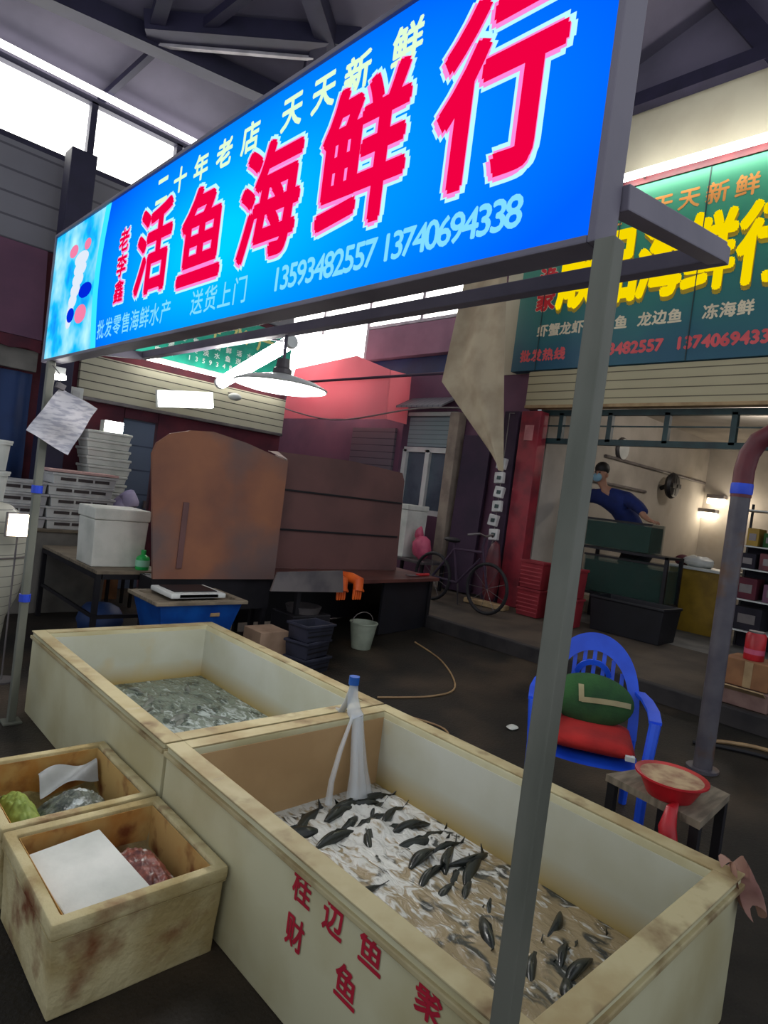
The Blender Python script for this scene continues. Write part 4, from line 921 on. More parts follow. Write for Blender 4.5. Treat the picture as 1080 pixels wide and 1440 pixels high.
mb = MB(rb); mb.ball((6.93, 5.1, gz(6.93)+.42), .09, .13, .42); mb.wobble(.03, 9); mb.build('bag', M['maroon'], rb, True)
mb = MB(rb); mb.tube([(6.93, 5.1, gz(6.93)+.80), (6.95, 5.14, gz(6.93)+.92), (6.93, 5.17, gz(6.93)+.78)], .008, 6); mb.build('strap', M['wire'], rb)
# bicycle leaning at the kerb
bk = thing('bicycle', 'dark bicycle parked on the pavement before the red pillar', 'bicycle', (6.35, 4.95, gz(6.35)))
zg = gz(6.35)
for y in (4.72, 5.62):
    mb = MB(bk); mb.tube([(6.35, y+.30*math.cos(a), zg+.315+.30*math.sin(a)) for a in [2*PI*i/32 for i in range(33)]], .022, 8, False); wh = mb.build('wheel', M['rubber'], bk, True)
    mb = MB(bk)
    for k in range(9): a = 2*PI*k/9; mb.tube([(6.35, y, zg+.315), (6.35, y+.29*math.cos(a), zg+.315+.29*math.sin(a))], .003, 5)
    mb.build('spokes', M['tin'], wh)
mb = MB(bk)
def bt_(a, b, r=.016): mb.tube([(6.35, a[0], zg+a[1]), (6.35, b[0], zg+b[1])], r, 8)
bt_((4.72, .315), (4.86, .80)); bt_((4.86, .74), (5.30, .72)); bt_((4.87, .66), (5.2, .30)); bt_((5.2, .30), (5.32, .80)); bt_((5.2, .30), (5.62, .315)); bt_((5.62, .315), (5.30, .72)); bt_((4.86, .80), (4.84, .93))
mb.build('frame', M['darkplum'], bk)
mb = MB(bk); mb.tube([(6.10, 4.92, zg+.94), (6.22, 4.83, zg+.97), (6.35, 4.84, zg+.94), (6.48, 4.83, zg+.97), (6.60, 4.92, zg+.94)], .014, 8); mb.build('handlebar', M['tin'], bk)
mb = MB(bk); mb.ball((6.35, 5.36, zg+.83), .07, .13, .035); mb.build('saddle', M['rubber'], bk, True)
mb = MB(bk); mb.tube([(6.37, 5.2, zg+.30), (6.48, 5.24, zg+.004)], .01, 6); mb.build('kickstand', M['tin'], bk)
# white sacks and pink bag on a low cart
hc = thing('low_cart', 'low grey cart under the white foam box in the alley', 'cart', (6.75, 6.45, gz(6.75)))
zc = gz(6.75)
MB(hc).box(6.5, 7.0, 5.95, 6.85, .72, .76, .006).build('deck', M['tin'], hc)
for x in (6.54, 6.96):
    for y in (6.0, 6.8): MB(hc).box(x-.02, x+.02, y-.02, y+.02, zc, .72).build('leg', M['blackmetal'], hc)
f2 = thing('white_foam_box', 'grubby white foam box standing on the low cart in the alley', 'box', (6.75, 6.6, .761))
MB(f2).tub(6.55, 6.98, 6.42, 6.82, .761, 1.44, .03, .03, .012, .01).build('box_body', M['foamw'], f2)
MB(f2).box(6.54, 6.99, 6.41, 6.83, 1.442, 1.52, .014).build('lid', M['foamw'], f2)
pb = thing('pink_bag', 'bright pink plastic bag beside the grubby foam box in the alley', 'bag', (6.7, 6.18, .761))
mb = MB(pb); mb.ball((6.7, 6.2, .93), .12, .15, .17); mb.ball((6.7, 6.27, 1.12), .05, .06, .12); mb.wobble(.03, 11); mb.build('bag', M['pink'], pb, True)
# ------------------------------------------------------------------ right-hand shop front
ss = thing('teal_signboard', 'wide teal shop sign with big yellow characters on the right shop', 'sign', (7.2, 3.5, 4.5))
def teal_print():
    m, nt, o = _nt('teal_print'); L = nt.links
    b = nt.nodes.new('ShaderNodeBsdfPrincipled'); b.inputs['Roughness'].default_value = .45; L.new(b.outputs[0], o.inputs[0])
    tc = nt.nodes.new('ShaderNodeTexCoord'); sp = nt.nodes.new('ShaderNodeSeparateXYZ'); L.new(tc.outputs['Object'], sp.inputs[0])
    n = nt.nodes.new('ShaderNodeTexNoise'); n.inputs['Scale'].default_value = 1.6; L.new(tc.outputs['Object'], n.inputs['Vector'])
    r = nt.nodes.new('ShaderNodeMapRange'); r.inputs[1].default_value = -.9; r.inputs[2].default_value = 1.1; L.new(sp.outputs[2], r.inputs[0])
    ad = nt.nodes.new('ShaderNodeMath'); ad.operation = 'MULTIPLY_ADD'; ad.inputs[1].default_value = .3; L.new(n.outputs[0], ad.inputs[0]); L.new(r.outputs[0], ad.inputs[2])
    cr = nt.nodes.new('ShaderNodeValToRGB'); L.new(ad.outputs[0], cr.inputs[0]); el = cr.color_ramp.elements
    el[0].position = .15; el[0].color = (*srgb(30, 84, 108), 1); el[1].position = 1.; el[1].color = (*srgb(54, 150, 116), 1)
    L.new(cr.outputs[0], b.inputs['Base Color']); return m
MB(ss).box(7.15, 7.29, .3, 5.39, 3.50, 5.64, .004).build('panel', teal_print(), ss)
mb = MB(ss); mb.box(7.13, 7.298, .3, 5.41, 5.641, 5.74, .004); mb.build('top_rail', M['maroon'], ss)
mb = MB(ss)
for y in (3.05, 4.05, 5.0, 2.1): mb.box(7.142, 7.149, y-.006, y+.006, 3.5, 5.64)
mb.build('panel_seam', M['darkgreen'], ss)
sink = [emat('backlit_yellow_letter', srgb(250, 218, 0), .95, False), pmat('dark_yellow_vinyl', srgb(190, 160, 24), srgb(176, 146, 20), rough=.5), pmat('red_vinyl', srgb(222, 30, 44), srgb(206, 24, 38), rough=.5), pmat('pale_vinyl', srgb(226, 214, 184), srgb(214, 202, 172), rough=.5), pmat('coral_vinyl', srgb(222, 92, 96), srgb(206, 78, 84), rough=.5), pmat('orange_vinyl', srgb(226, 156, 76), srgb(212, 140, 60), rough=.5)]
for ch, y in zip('顺品海鲜行', (4.54, 4.02, 3.48, 2.95, 2.40)):
    T = Letters(ss.location, *FACE_X)
    T.char(ch, (7.15, y, 4.70), .50, .84, 1, .03, 8, .003, (.01, -.05)); T.char(ch, (7.15, y, 4.70), .50, .84, 0, .03, 8, .006)
    T.build('letter', sink, ss)
T = Letters(ss.location, *FACE_X)
for ch, z in zip('渔家', (4.72, 4.42)): T.char(ch, (7.15, 4.97, z), .27, .26, 3, .02, 8, .002); T.char(ch, (7.15, 4.97, z), .27, .26, 2, .012, 6, .004)
T.build('red_badge', sink, ss)
T = Letters(ss.location, *FACE_X); T.line('品质保证', (7.15, 5.05, 5.32), .30, .25, 5, .006, 4, .003); T.line('天天新鲜', (7.15, 3.55, 5.33), .30, .25, 5, .006, 4, .003); T.build('top_lettering', sink, ss)
T = Letters(ss.location, *FACE_X)
for s_, y in (('虾蟹', 4.96), ('龙虾', 4.62), ('水生鱼', 4.22), ('龙边鱼', 3.58), ('冻海鲜', 2.85), ('贝类', 2.1)): T.line(s_, (7.15, y, 4.02), .175, .17, 3, .006, 4, .003)
T.build('middle_lettering', sink, ss)
T = Letters(ss.location, *FACE_X)
T.line('批发热线', (7.15, 5.18, 3.70), .175, .165, 4, .008, 4, .003); T.line('13593482557', (7.15, 4.33, 3.70), .155, .19, 4, .01, 4, .003); T.line('13740694338', (7.15, 3.14, 3.70), .155, .19, 4, .01, 4, .003)
T.build('bottom_lettering', sink, ss)
tf = thing('sign_tube_lamp', 'long lit fluorescent tube above the teal sign', 'lamp', (7.05, 2.5, 5.66))
MB(tf).tube([(7.0, .5, 5.70), (7.0, 4.06, 5.70)], .045, 12).build('lit_tube', M['tubelight'], tf, True)
mb = MB(tf)
for y in (1.5, 3.8): mb.tube([(7.0, y, 5.70), (7.14, y, 5.70)], .012, 6)
mb.build('bracket', M['tin'], tf)
r2 = thing('roller_shutter', 'cream roller shutter rolled up under the teal sign', 'shutter', (7.25, 2.8, 3.0))
MB(r2).box(7.18, 7.298, .6, 5.10, 3.04, 3.49).build('slats', M['shutter2'], r2)
MB(r2).box(7.16, 7.298, .6, 5.10, 3.0, 3.04, .005).build('bottom_bar', M['woodtan'], r2)

# shop goods
zf = .366
rk = thing('tank_rack', 'dark metal rack carrying the two glass fish tanks in the shop', 'rack', (7.8, 3.75, zf))
for y in (3.12, 4.22):
    for x in (7.58, 8.0): MB(rk).box(x-.02, x+.02, y-.02, y+.02, zf, 1.30).build('leg', M['blackmetal'], rk)
mb = MB(rk); mb.box(7.56, 8.02, 3.10, 4.24, 1.27, 1.30); mb.build('upper_shelf', M['blackmetal'], rk)
mb = MB(rk); mb.box(7.56, 8.02, 3.10, 4.24, .70, .73); mb.build('lower_shelf', M['blackmetal'], rk)
def aquarium(label, y0, y1, z0, z1, fill, watercol):
    t = thing('glass_fish_tank', label, 'fish tank', (7.79, (y0+y1)/2, z0), 0, 'glass fish tanks in the shop')
    mb = MB(t); mb.tub(7.60, 7.98, y0, y1, z0, z1, .01, .01, 0, 0); mb.build('glass_walls', M['glass'], t)
    mb = MB(t); mb.box(7.615, 7.965, y0+.015, y1-.015, z0+.012, z0+(z1-z0)*fill); mb.build('water', pmat('tank_water_green', watercol, tuple(c*.8 for c in watercol), rough=.1), t)
    mb = MB(t)
    mb.box(7.595, 7.615, y0-.005, y1+.005, z1-.02, z1+.005); mb.build('edge_trim', M['blackmetal'], t)
aquarium('greenish glass fish tank on the upper shelf of the shop rack', 3.36, 4.22, 1.302, 1.66, .9, srgb(48, 68, 62))
aquarium('dark glass fish tank on the lower shelf of the shop rack', 3.12, 4.18, .732, 1.20, .85, srgb(34, 48, 47))
bt2 = thing('black_tub', 'wide black tub on the floor before the shop tank rack', 'tub', (7.2, 3.3, .33))
MB(bt2).tub(7.02, 7.50, 2.85, 3.72, gz(7.02)+.004, .76, .03, .03, .03, .008, .01, .03).build('tub_body', M['blacktub'], bt2)
mb = MB(bt2); mb.box(7.06, 7.46, 2.9, 3.67, .62, .64); mb.build('water', pmat('dark_tub_water', srgb(40, 50, 54), srgb(70, 78, 80), rough=.1), bt2)
cb = thing('counter', 'mustard yellow shop counter with white top', 'counter', (8.78, 3.1, zf))
MB(cb).box(8.52, 9.05, 2.78, 3.46, zf, 1.16, .006).build('front', M['yellowdesk'], cb)
MB(cb).box(8.48, 9.09, 2.75, 3.50, 1.161, 1.195, .006).build('counter_top', M['white'], cb)
wbag = thing('white_bag', 'crumpled white bag lying on the mustard yellow counter', 'bag', (8.7, 3.2, 1.197))
mb = MB(wbag); mb.ball((8.7, 3.18, 1.26), .13, .20, .075); mb.wobble(.03, 12); mb.build('bag', M['white'], wbag, True)
dbag = thing('dark_bag', 'dark bag beside the white bag on the yellow counter', 'bag', (8.76, 3.4, 1.197))
mb = MB(dbag); mb.ball((8.76, 3.41, 1.25), .1, .08, .08); mb.wobble(.02, 12); mb.build('bag', M['darkred'], dbag, True)
# shelves at the right edge
sh_ = thing('shop_shelf', 'pale edged dark shelving in the shop at the right edge', 'shelf', (8.2, 2.1, zf))
for z in (.60, .95, 1.30, 1.56, 1.97): MB(sh_).box(8.0, 8.4, 1.60, 2.55, z-.015, z, .002).build('shelf_board', M['white'], sh_)
for y in (1.62, 2.54):
    for x in (8.01, 8.39): MB(sh_).box(x-.012, x+.012, y-.012, y+.012, zf, 2.05).build('upright', M['blackmetal'], sh_)
MB(sh_).box(8.402, 8.41, 1.60, 2.55, zf, 1.6).build('back_panel', M['cavity'], sh_)
for i, (y, z, lab, m, w, h) in enumerate(((2.42, 1.302, 'dark box at the left of the white edged shelf', 'cavity', .16, .17), (2.2, 1.302, 'maroon box in the middle of the white edged shelf', 'maroon', .2, .19), (2.40, .952, 'dark red carton on the second shelf board', 'darkred', .22, .24), (2.12, .952, 'plum carton on the second shelf board', 'plum', .2, .2), (2.35, .602, 'dark carton on the lowest shelf board', 'cavity', .3, .26), (2.40, 1.562, 'mustard tin on the upper shelf board', 'yellowdesk', .12, .2), (2.22, 1.562, 'green tin on the upper shelf board', 'greencloth', .14, .16))):
    b_ = thing('goods_box', lab, 'box', (8.2, y, z), 0, 'goods on the shop shelf')
    MB(b_).box(8.05, 8.32, y-w/2, y+w/2, z, z+h, .006).build('box_body', M[m], b_)
    MB(b_).box(8.045, 8.05, y-w*.3, y+w*.3, z+h*.3, z+h*.7).build('label_patch', M['tin'], b_)
# things on the shop walls
fan = thing('wall_fan', 'black wall fan on the whitewashed shop wall', 'fan', (11.2, 4.88, 2.4))
M90 = Matrix.Rotation(R(90), 3, 'X')
mb = MB(fan); mb.lathe((11.2, 4.70, 2.4), [(0, -.06), (.20, -.05), (.23, 0), (.20, .05), (0, .06)], 24, M=M90); mb.build('cage', M['blacktub'], fan, True)
mb = MB(fan); mb.tube([(11.2, 4.76, 2.4), (11.2, 4.899, 2.34)], .04, 10); mb.build('arm', M['blacktub'], fan)
for k in range(4):
    a = k*PI/2; MB(fan).obox((11.2+.1*math.cos(a), 4.62, 2.4+.1*math.sin(a)), (.14, .01, .08), (0, -a, 0), .003).build('blade', M['blackmetal'], fan)
ck = thing('wall_clock', 'round white clock high on the whitewashed shop wall', 'clock', (9.6, 4.88, 2.8))
MB(ck).lathe((9.6, 4.88, 2.8), [(0, -.02), (.17, -.02), (.19, 0), (.17, .03), (0, .03)], 28, M=M90).build('rim', M['tin'], ck, True)
MB(ck).lathe((9.6, 4.849, 2.8), [(0, 0), (.16, 0), (.16, .004), (0, .004)], 28, M=M90).build('dial', M['white'], ck)
for z, x0, x1 in ((2.63, 9.1, 13.1), (2.22, 8.3, 10.6)):
    c_ = MB(off=(x0, 4.88, z)); c_.tube([(x0, 4.88, z), (x1, 4.88, z)], .025, 8)
    tag(c_.build('conduit', M['wire']), 'grey conduit running %s the whitewashed shop wall' % ('high along' if z > 2.5 else 'lower along'), 'conduit')
for y, z, lab in ((4.62, 2.30, 'upper of two warm lamps in the corner of the shop'), (4.74, 2.02, 'lower of two warm lamps in the corner of the shop')):
    t = thing('wall_lamp', lab, 'lamp', (13.1, y, z), 0, 'warm corner lamps in the shop')
    MB(t).box(13.0, 13.199, y-.16, y+.16, z+.05, z+.12, .01).build('lamp_shade', M['tin'], t)
    MB(t).box(13.02, 13.18, y-.15, y+.15, z-.06, z+.049, .02).build('lit_bulb', M['lampwarm'], t)
# red crates before the shop
rc = thing('red_crate', 'upper red ridged crate of the left pair before the shop', 'crate', (7.0, 4.36, .0), 0, 'red ridged crates before the shop')
mb = MB(off=(0, 0, 0)); mb.tub(-.1, .1, -.16, .16, 0, .34, .012, .012, .012, .004, .012, .03); mb.build('crate_body', pmat('dull_red_crate', srgb(150, 44, 54), srgb(126, 34, 44), rough=.5), rc)
mb = MB(off=(0, 0, 0))
for k in range(5): mb.box(-.112, -.098, -.15, .15, .05+k*.05, .062+k*.05)
mb.build('ridge', pmat('pale_red_ridge', srgb(176, 70, 78), srgb(156, 56, 64), rough=.5), rc)
zr = gz(6.9)+.004
rc.location = (6.9, 4.42, zr+.345)
dup(rc, (6.9, 4.42, zr), 0, 'lower red ridged crate of the left pair before the shop')
dup(rc, (6.88, 3.92, zr), .1, 'lone red ridged crate behind the thin post before the shop'); dup(rc, (6.88, 3.92, zr+.345), .05, 'red ridged crate stacked on the lone one behind the thin post')
tp = MB(off=(6.8, 5.0, .33)); tp.obox((6.78, 5.02, gz(6.78)+.035), (.16, .6, .06), (0, 0, .1), .008)
tag(tp.build('plank', M['woodtan']), 'pale wooden plank on the pavement at the foot of the red pillar', 'plank')

# ------------------------------------------------------------------ shopkeeper bending over the tanks
def skin_body(name, nodes, edges, mat, parent, sub=2, root=0):
    me = bpy.data.meshes.new(name); me.from_pydata([n[0] for n in nodes], edges, []); 
    o = bpy.data.objects.new(name, me); COL.objects.link(o)
    o.modifiers.new('skin', 'SKIN'); 
    for i, n in enumerate(nodes):
        r = n[1]; me.skin_vertices[0].data[i].radius = (r, r) if not isinstance(r, tuple) else r
        me.skin_vertices[0].data[i].use_root = (i == root)
    s = o.modifiers.new('sub', 'SUBSURF'); s.levels = sub; s.render_levels = sub
    dg = bpy.context.evaluated_depsgraph_get(); m2 = bpy.data.meshes.new_from_object(o.evaluated_get(dg)); bpy.data.objects.remove(o)
    m2.materials.clear(); m2.materials.append(mat)
    for p in m2.polygons: p.use_smooth = True
    q = bpy.data.objects.new(name, m2); COL.objects.link(q); q.parent = parent; return q
pt = thing('plinth', 'low step behind the shop tank rack', 'step', (8.4, 4.2, zf))
MB(pt).box(8.08, 8.75, 3.7, 4.7, zf, zf+.16, .01).build('step', M['wood'], pt)
z0 = zf+.161
pr = thing('person', 'person in a blue jacket and pale mask bending over the shop tanks', 'person', (8.4, 4.28, z0))
P0 = Vector(pr.location)
def N(x, y, z, r): return ((x-P0.x, y-P0.y, z-P0.z), r)
nodes = [N(8.42, 3.86, 1.36, (.15, .13)), N(8.32, 3.92, 1.58, (.15, .12)), N(8.18, 4.05, 1.82, (.17, .12)), N(8.08, 4.17, 1.98, (.14, .11)), N(8.0, 4.25, 2.08, .055), N(7.96, 4.28, 2.155, .065), N(7.93, 4.29, 2.24, .088), N(7.95, 4.29, 2.32, .085)]
edges = [(0, 1), (1, 2), (2, 3), (3, 4), (4, 5), (5, 6), (6, 7)]
def chain(start, pts):
    last = start
    for p in pts: nodes.append(p); edges.append((last, len(nodes)-1)); last = len(nodes)-1
    return last
rh = chain(3, [N(8.08, 3.95, 1.96, .08), N(7.98, 3.72, 1.86, .056), N(7.86, 3.60, 1.76, .042), N(7.80, 3.50, 1.715, .03), N(7.77, 3.44, 1.70, (.04, .018))])
lh = chain(3, [N(8.06, 4.40, 1.98, .08), N(7.97, 4.78, 1.84, .056), N(7.74, 4.58, 1.68, .042), N(7.60, 4.44, 1.60, .03), N(7.55, 4.40, 1.585, (.04, .018))])
for h, (x, y, z), d in ((rh, (7.77, 3.44, 1.70), (-.5, -.85, -.1)), (lh, (7.55, 4.40, 1.585), (-.75, -.5, -.4))):
    d = Vector(d).normalized(); s_ = d.cross(Vector((0, 0, 1))).normalized()
    for k, L_ in enumerate((.062, .075, .08, .068)):
        b = Vector((x, y, z))+s_*(.026*(k-1.5))+d*.03
        chain(h, [N(*b, .011), N(*(b+d*L_*.55+Vector((0, 0, .004))), .010), N(*(b+d*L_+Vector((0, 0, -.018))), .008)])
    b = Vector((x, y, z))+s_*.045
    chain(h, [N(*b, .013), N(*(b+s_*.025+d*.03), .010)])
for sy in (-1, 1):
    chain(0, [N(8.43, 3.87+sy*.09, 1.28, .10), N(8.40, 3.98+sy*.12, .93, .068), N(8.46, 4.0+sy*.14, z0+.09, .045), N(8.36, 4.0+sy*.15, z0+.04, .04), N(8.27, 4.0+sy*.155, z0+.035, .032)])
skin_body('body', nodes, edges, M['skin'], pr)
jn = [N(8.41, 3.87, 1.40, (.18, .155)), N(8.32, 3.92, 1.58, (.18, .145)), N(8.18, 4.05, 1.82, (.20, .145)), N(8.085, 4.165, 1.97, (.165, .13)), N(8.03, 4.22, 2.04, .075)]
je = [(0, 1), (1, 2), (2, 3), (3, 4)]
nodes, edges = jn, je
chain(3, [N(8.08, 3.95, 1.96, .105), N(7.98, 3.72, 1.86, .08), N(7.88, 3.60, 1.785, .064)])
chain(3, [N(8.06, 4.40, 1.98, .105), N(7.97, 4.78, 1.84, .08), N(7.78, 4.62, 1.70, .064)])
skin_body('jacket', nodes, edges, M['jacket'], pr)
nodes, edges = [N(8.42, 3.86, 1.38, (.17, .15))], []
for sy in (-1, 1): chain(0, [N(8.43, 3.87+sy*.09, 1.26, .12), N(8.40, 3.98+sy*.12, .93, .088), N(8.46, 4.0+sy*.14, z0+.12, .07)])
skin_body('trousers', nodes, edges, M['trousers'], pr)
mb = MB(pr); mb.ball((7.965, 4.29, 2.325), .108, .094, .095); mb.build('hair', M['hair'], pr, True)
mb = MB(pr); mb.ball((7.862, 4.295, 2.20), .04, .066, .06); mb.build('mask', M['mask'], pr, True)
for sy in (-1, 1):
    MB(pr).ball((7.95, 4.29+sy*.088, 2.24), .02, .012, .03).build('ear', M['skin'], pr, True)
    MB(pr).ball((7.848, 4.29+sy*.032, 2.268), .008, .014, .008).build('eye', M['hair'], pr, True)
MB(pr).ball((7.845, 4.29, 2.24), .018, .013, .022).build('nose', M['skin'], pr, True)

# ------------------------------------------------------------------ slate post with bent pipe
ps = thing('bent_post', 'slate grey post whose rusty top pipe bends away to the right', 'post', (4.516, 1.45, gz(4.516)))
zb = gz(4.516)
MB(ps).tube([(4.516, 1.45, zb+.015), (4.516, 1.45, 1.88)], .058, 20).build('pole', M['steelpost'], ps, True)
mb = MB(ps); mb.tube([(4.516, 1.45, 1.88), (4.516, 1.45, 2.06), (4.516, 1.435, 2.16), (4.516, 1.39, 2.25), (4.516, 1.31, 2.305), (4.516, 1.2, 2.32), (4.516, .2, 2.33)], .062, 18); mb.build('bent_pipe', M['maroon'], ps, True)
MB(ps).lathe((4.516, 1.45, 1.90), [(.0635, 0), (.066, .01), (.066, .06), (.0635, .07)], 20).build('blue_tape', M['bluetape'], ps, True)
MB(ps).lathe((4.516, 1.45, zb), [(0, -.01), (.10, -.01), (.10, .015), (0, .015)], 20).build('foot_plate', M['steelpost'], ps)

# ------------------------------------------------------------------ blue chair with cushions
ch = thing('plastic_armchair', 'blue plastic armchair holding a red and a green cushion', 'chair', (3.25, 1.63, gz(3.25)), R(-60))
mb = MB(off=(0, 0, 0)); mb.grid(lambda u, v: (-.24+.48*u, -.24+.46*v, .42-.02*math.sin(PI*u)-.025*(1-v)**4*0+.01*(v > .9)-.03*max(0, .12-v)/.12), 14, 14)
bmesh.ops.solidify(mb.bm, geom=list(mb.bm.faces), thickness=.018); mb.build('seat', M['chairblue'], ch, True)
def back(u, w):   # u along the arch from left foot over the top to right foot; w across the band
    a = PI*u; r = 1-.26*w
    x = -.265*math.cos(a)*(1-.20*w); z = .42+.53*math.sin(a)**.62*(1-.19*w)
    return (x, .21+.20*(z-.42)-.05*math.cos(a)**2, z)
mb = MB(off=(0, 0, 0)); mb.grid(back, 36, 5); bmesh.ops.solidify(mb.bm, geom=list(mb.bm.faces), thickness=.014); mb.build('backrest', M['chairblue'], ch, True)
mb = MB(off=(0, 0, 0))
for k in range(7):
    x = -.16+.32*k/6; zt = .42+.53*.81*max(.0, 1-(x/.212)**2)**.33
    mb.prism([(x-.011, .215, .435), (x+.011, .215, .435), (x+.011, .215+.2*(zt-.42), zt), (x-.011, .215+.2*(zt-.42), zt)], (0, .01, 0))
mb.build('back_slat', M['chairblue'], ch)
mb = MB(off=(0, 0, 0)); mb.lathe((0, .285, .70), [(.075, -.006), (.105, -.006), (.105, .008), (.075, .008), (.075, -.006)], 24, M=Matrix.Rotation(R(102), 3, 'X')); mb.build('back_ring', M['chairblue'], ch)
for sx in (-1, 1):
    mb = MB(off=(0, 0, 0)); P = [(sx*.255, .24, .66), (sx*.285, .12, .655), (sx*.30, -.05, .645), (sx*.295, -.20, .63)]
    for a, b in zip(P, P[1:]):
        mb.prism([(a[0]-.03, a[1], a[2]), (a[0]+.03, a[1], a[2]), (b[0]+.03, b[1], b[2]), (b[0]-.03, b[1], b[2])], (0, 0, .016))
    mb.build('armrest', M['chairblue'], ch)
    mb = MB(off=(0, 0, 0)); mb.tube([(sx*.295, -.20, .635), (sx*.275, -.235, .42), (sx*.27, -.27, .0)], [.028, .026, .022], 8); mb.build('leg', M['chairblue'], ch, True)
    mb = MB(off=(0, 0, 0)); mb.tube([(sx*.24, .20, .43), (sx*.25, .28, .0)], [.028, .022], 8); mb.build('leg', M['chairblue'], ch, True)
def cushion(name, label, loc, rot, dims, mat, mid):
    t = thing(name, label, 'cushion', loc); t.rotation_euler = rot
    def f(u, v, s): 
        k = (1-(2*u-1)**6)*(1-(2*v-1)**6); k = max(0, k)**.55
        return ((u-.5)*dims[0], (v-.5)*dims[1], s*dims[2]/2*k)
    mb = MB(off=(0, 0, 0)); mb.grid(lambda u, v: f(u, v, 1), 18, 18); mb.grid(lambda u, v: f(u, v, -1), 18, 18); o = mb.build('cushion_body', mat, t, True, 0)
    return t
az = R(-60)
rcu = cushion('seat_cushion', 'red cloth cushion lying on the blue chair seat', Vector((3.25, 1.63, gz(3.25)+.465))+Vector((-.03, -.02, 0)), (0, 0, az), (.44, .43, .085), M['redcloth'], 0)
MB(off=(0, 0, 0)).box(.17, .215, -.235, -.20, -.02, .004, .002).build('care_tag', M['white'], rcu)
gcu = thing('back_cushion', 'round green cushion with khaki stripe leaning on the blue chair back', 'cushion', Vector((3.25, 1.63, gz(3.25)+.615)) + Matrix.Rotation(az, 3, 'Z') @ Vector((0, .10, 0)))
gcu.rotation_euler = (R(-14), 0, az)
MB(off=(0, 0, 0)).ball((0, 0, 0), .225, .08, .14, 28, 16).build('cushion_body', M['greencloth'], gcu, True)
mb = MB(off=(0, 0, 0))
def on_ball(x, z, k=1.015): return (x*k, -.08*math.sqrt(max(0, 1-(x/.225)**2-(z/.14)**2))*1.03-.002, z*k)
mb.grid(lambda u, v: on_ball(-.05+.25*u, -.022+.028*v+.012*math.sin(u*2)), 16, 3); mb.grid(lambda u, v: on_ball(-.065+.028*v-.012*u, -.02+.09*u), 8, 3); mb.build('stripe', M['khaki'], gcu, True, 0)

# ------------------------------------------------------------------ low table with red bowl
ltb = thing('low_table', 'low greyed wooden table between the blue chair and the tank', 'table', (2.92, 1.04, 0))
corn = [(2.755, 1.27), (3.17, 1.17), (3.10, .87), (2.68, .84)]
MB(ltb).prism([(x, y, .47) for x, y in corn], (0, 0, .03)).build('table_top', M['wood'], ltb)
for x, y in corn:
    cx, cy = x+(2.93-x)*.12, y+(1.04-y)*.12
    MB(ltb).box(cx-.018, cx+.018, cy-.018, cy+.018, gz(cx), .47).build('leg', M['blackmetal'], ltb)
bw = thing('red_bowl', 'red plastic bowl with tan contents at the edge of the low table', 'bowl', (2.81, 1.015, .501))
MB(bw).lathe(bw.location, [(0, 0), (.09, 0), (.13, .075), (.146, .08), (.146, .088), (.12, .08), (.085, .012), (0, .012)], 30).build('bowl_body', M['red'], bw, True)
MB(bw).lathe(bw.location, [(0, .075), (.11, .083), (.135, .081)], 26).build('contents', pmat('tan_contents', srgb(186, 160, 124), srgb(140, 100, 78), rough=.8, scale=14), bw, True)
rbg = thing('red_bag', 'red plastic bag drooping off the low table below the bowl', 'bag', (2.70, .96, .45))
mb = MB(rbg); mb.tube([(2.74, .96, .508), (2.67, .95, .505), (2.63, .94, .45), (2.625, .925, .39), (2.635, .90, .34)], [.012, .022, .03, .032, .012], 10); mb.wobble(.012, 16); mb.build('bag', M['red'], rbg, True)
# pavement clutter on the right edge
k1 = thing('carton', 'lower battered carton on the pavement at the right edge', 'carton', (5.75, 1.62, gz(5.75)))
MB(k1).box(5.66, 6.05, 1.42, 1.80, gz(5.75)+.003, .44, .008).build('box_body', pmat('pale_pink_carton', srgb(140, 112, 104), srgb(104, 76, 72), rough=.9), k1)
MB(k1).obox((5.63, 1.62, .43), (.10, .36, .01), (0, .5, 0)).build('flap', M['woodtan'], k1)
k2 = thing('carton', 'upper brown carton stacked on the battered one at the right edge', 'carton', (5.75, 1.62, .445))
MB(k2).box(5.68, 6.0, 1.44, 1.78, .446, .66, .008).build('box_body', M['card'], k2)
MB(k2).box(5.676, 5.68, 1.56, 1.62, .45, .655).build('tape', M['woodtan'], k2)
kc = thing('red_canister', 'red canister standing on the brown carton at the right edge', 'canister', (5.8, 1.60, .662))
MB(kc).lathe(kc.location, [(0, 0), (.072, 0), (.075, .01), (.075, .20), (.06, .22), (0, .22)], 24).build('can_body', M['red'], kc, True)
MB(kc).lathe(kc.location, [(.0757, .05), (.0757, .09)], 24).build('label_band', M['pink'], kc, True)
MB(kc).lathe(Vector(kc.location)+Vector((0, 0, .22)), [(0, 0), (.058, 0), (.058, .012), (0, .012)], 24).build('lid', M['tin'], kc)
mg = thing('maroon_sack', 'maroon sack slumped beside the cartons at the right edge', 'sack', (5.85, 1.27, gz(5.85)))
mb = MB(mg); mb.ball((5.85, 1.24, gz(5.85)+.28), .16, .15, .28); mb.wobble(.04, 7); mb.build('sack', M['darkred'], mg, True)
wire('hose', 'pale hose lying across the street at the right edge', [(5.0, 1.62, gz(5)+.014), (5.15, 1.48, gz(5.15)+.014), (5.25, 1.25, gz(5.25)+.014), (5.2, .8, gz(5.2)+.014)], .014, M['palewire'], 'hose')
wire('hose', 'dark hose beside the pale hose at the right edge', [(4.9, 1.66, gz(4.9)+.014), (5.02, 1.46, gz(5.02)+.014), (5.1, 1.2, gz(5.1)+.014), (5.05, .8, gz(5.05)+.014)], .014, M['rubber'], 'hose')
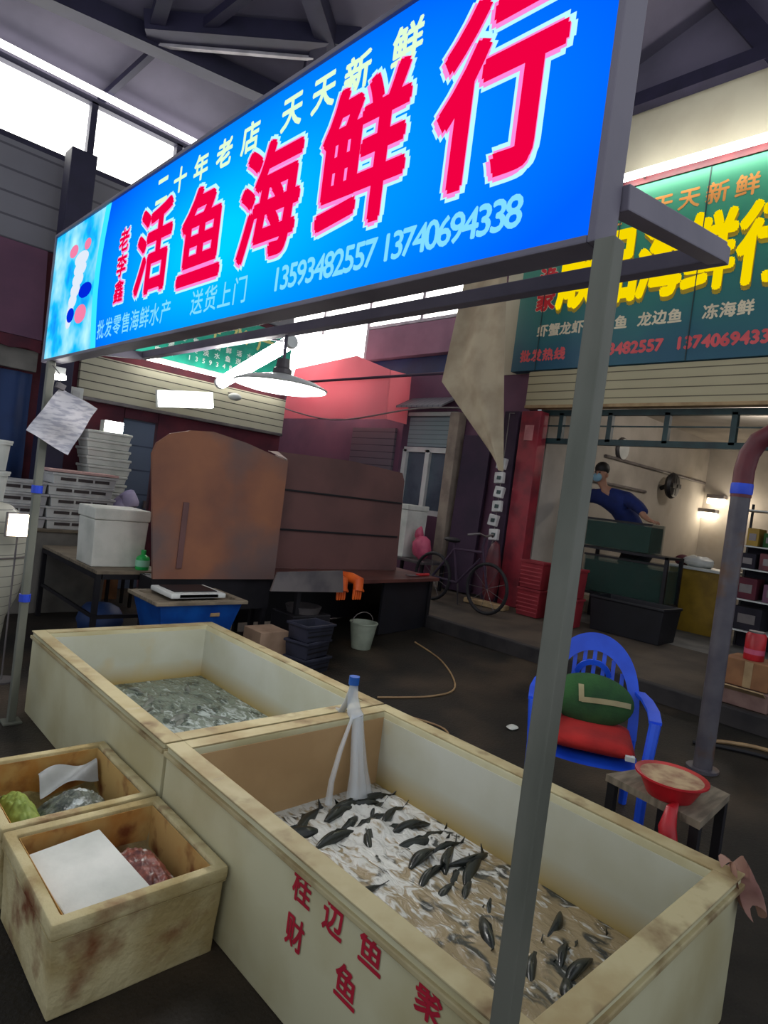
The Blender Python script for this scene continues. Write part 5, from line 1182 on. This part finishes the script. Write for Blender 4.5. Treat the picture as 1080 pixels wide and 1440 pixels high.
pc = MB(off=(3.6, 2.9, 0)); pc.ball((3.95, 2.55, gz(3.95)+.012), .05, .035, .012); pc.wobble(.008, 20)
tag(pc.build('pebble', M['foamw'], None, True), 'small white scrap lying on the dark street behind the tank', 'scrap')
WORLD, EXPO = .64, 0.02
# ------------------------------------------------------------------ light and camera
w = bpy.data.worlds.new('overcast'); SC.world = w; w.use_nodes = True
bg = w.node_tree.nodes['Background']; bg.inputs[0].default_value = (.86, .92, 1., 1); bg.inputs[1].default_value = WORLD
def point(name, loc, e, col, size=.1):
    l = bpy.data.lights.new(name, 'POINT'); l.energy = e; l.color = col; l.shadow_soft_size = size
    o = bpy.data.objects.new(name, l); COL.objects.link(o); o.location = loc; return o
point('shop_fill_light', (10.0, 3.0, 3.25), 34, (1., .93, .84), .15)  # added fill without a fixture, brightens the shop interior
point('shop_corner_light', (12.9, 4.2, 2.2), 12, (1., .87, .68), .12)
cam = bpy.data.cameras.new('camera'); co = bpy.data.objects.new('camera', cam); COL.objects.link(co)
cam.sensor_fit = 'VERTICAL'; cam.sensor_height = 36; cam.lens = 901.3/1440*36; cam.clip_start = .02; cam.clip_end = 200
yaw, pitch, roll = .811886, -.02531, -.1266013
f = Vector((math.cos(yaw)*math.cos(pitch), math.sin(yaw)*math.cos(pitch), math.sin(pitch)))
r0 = f.cross(Vector((0, 0, 1))).normalized(); d0 = f.cross(r0)
r = r0*math.cos(roll)+d0*math.sin(roll); d = -r0*math.sin(roll)+d0*math.cos(roll)
co.matrix_world = Matrix(((r.x, -d.x, -f.x, 0), (r.y, -d.y, -f.y, 0), (r.z, -d.z, -f.z, 1.6), (0, 0, 0, 1)))
SC.camera = co
SC.view_settings.view_transform = 'Standard'; SC.view_settings.look = 'None'; SC.view_settings.exposure = EXPO; SC.view_settings.gamma = 1
SC.view_settings.use_curve_mapping = False
SC.cycles.use_denoising = True
SC.cycles.max_bounces = 6; SC.cycles.diffuse_bounces = 3; SC.cycles.transparent_max_bounces = 12
SC.cycles.sample_clamp_indirect = 4
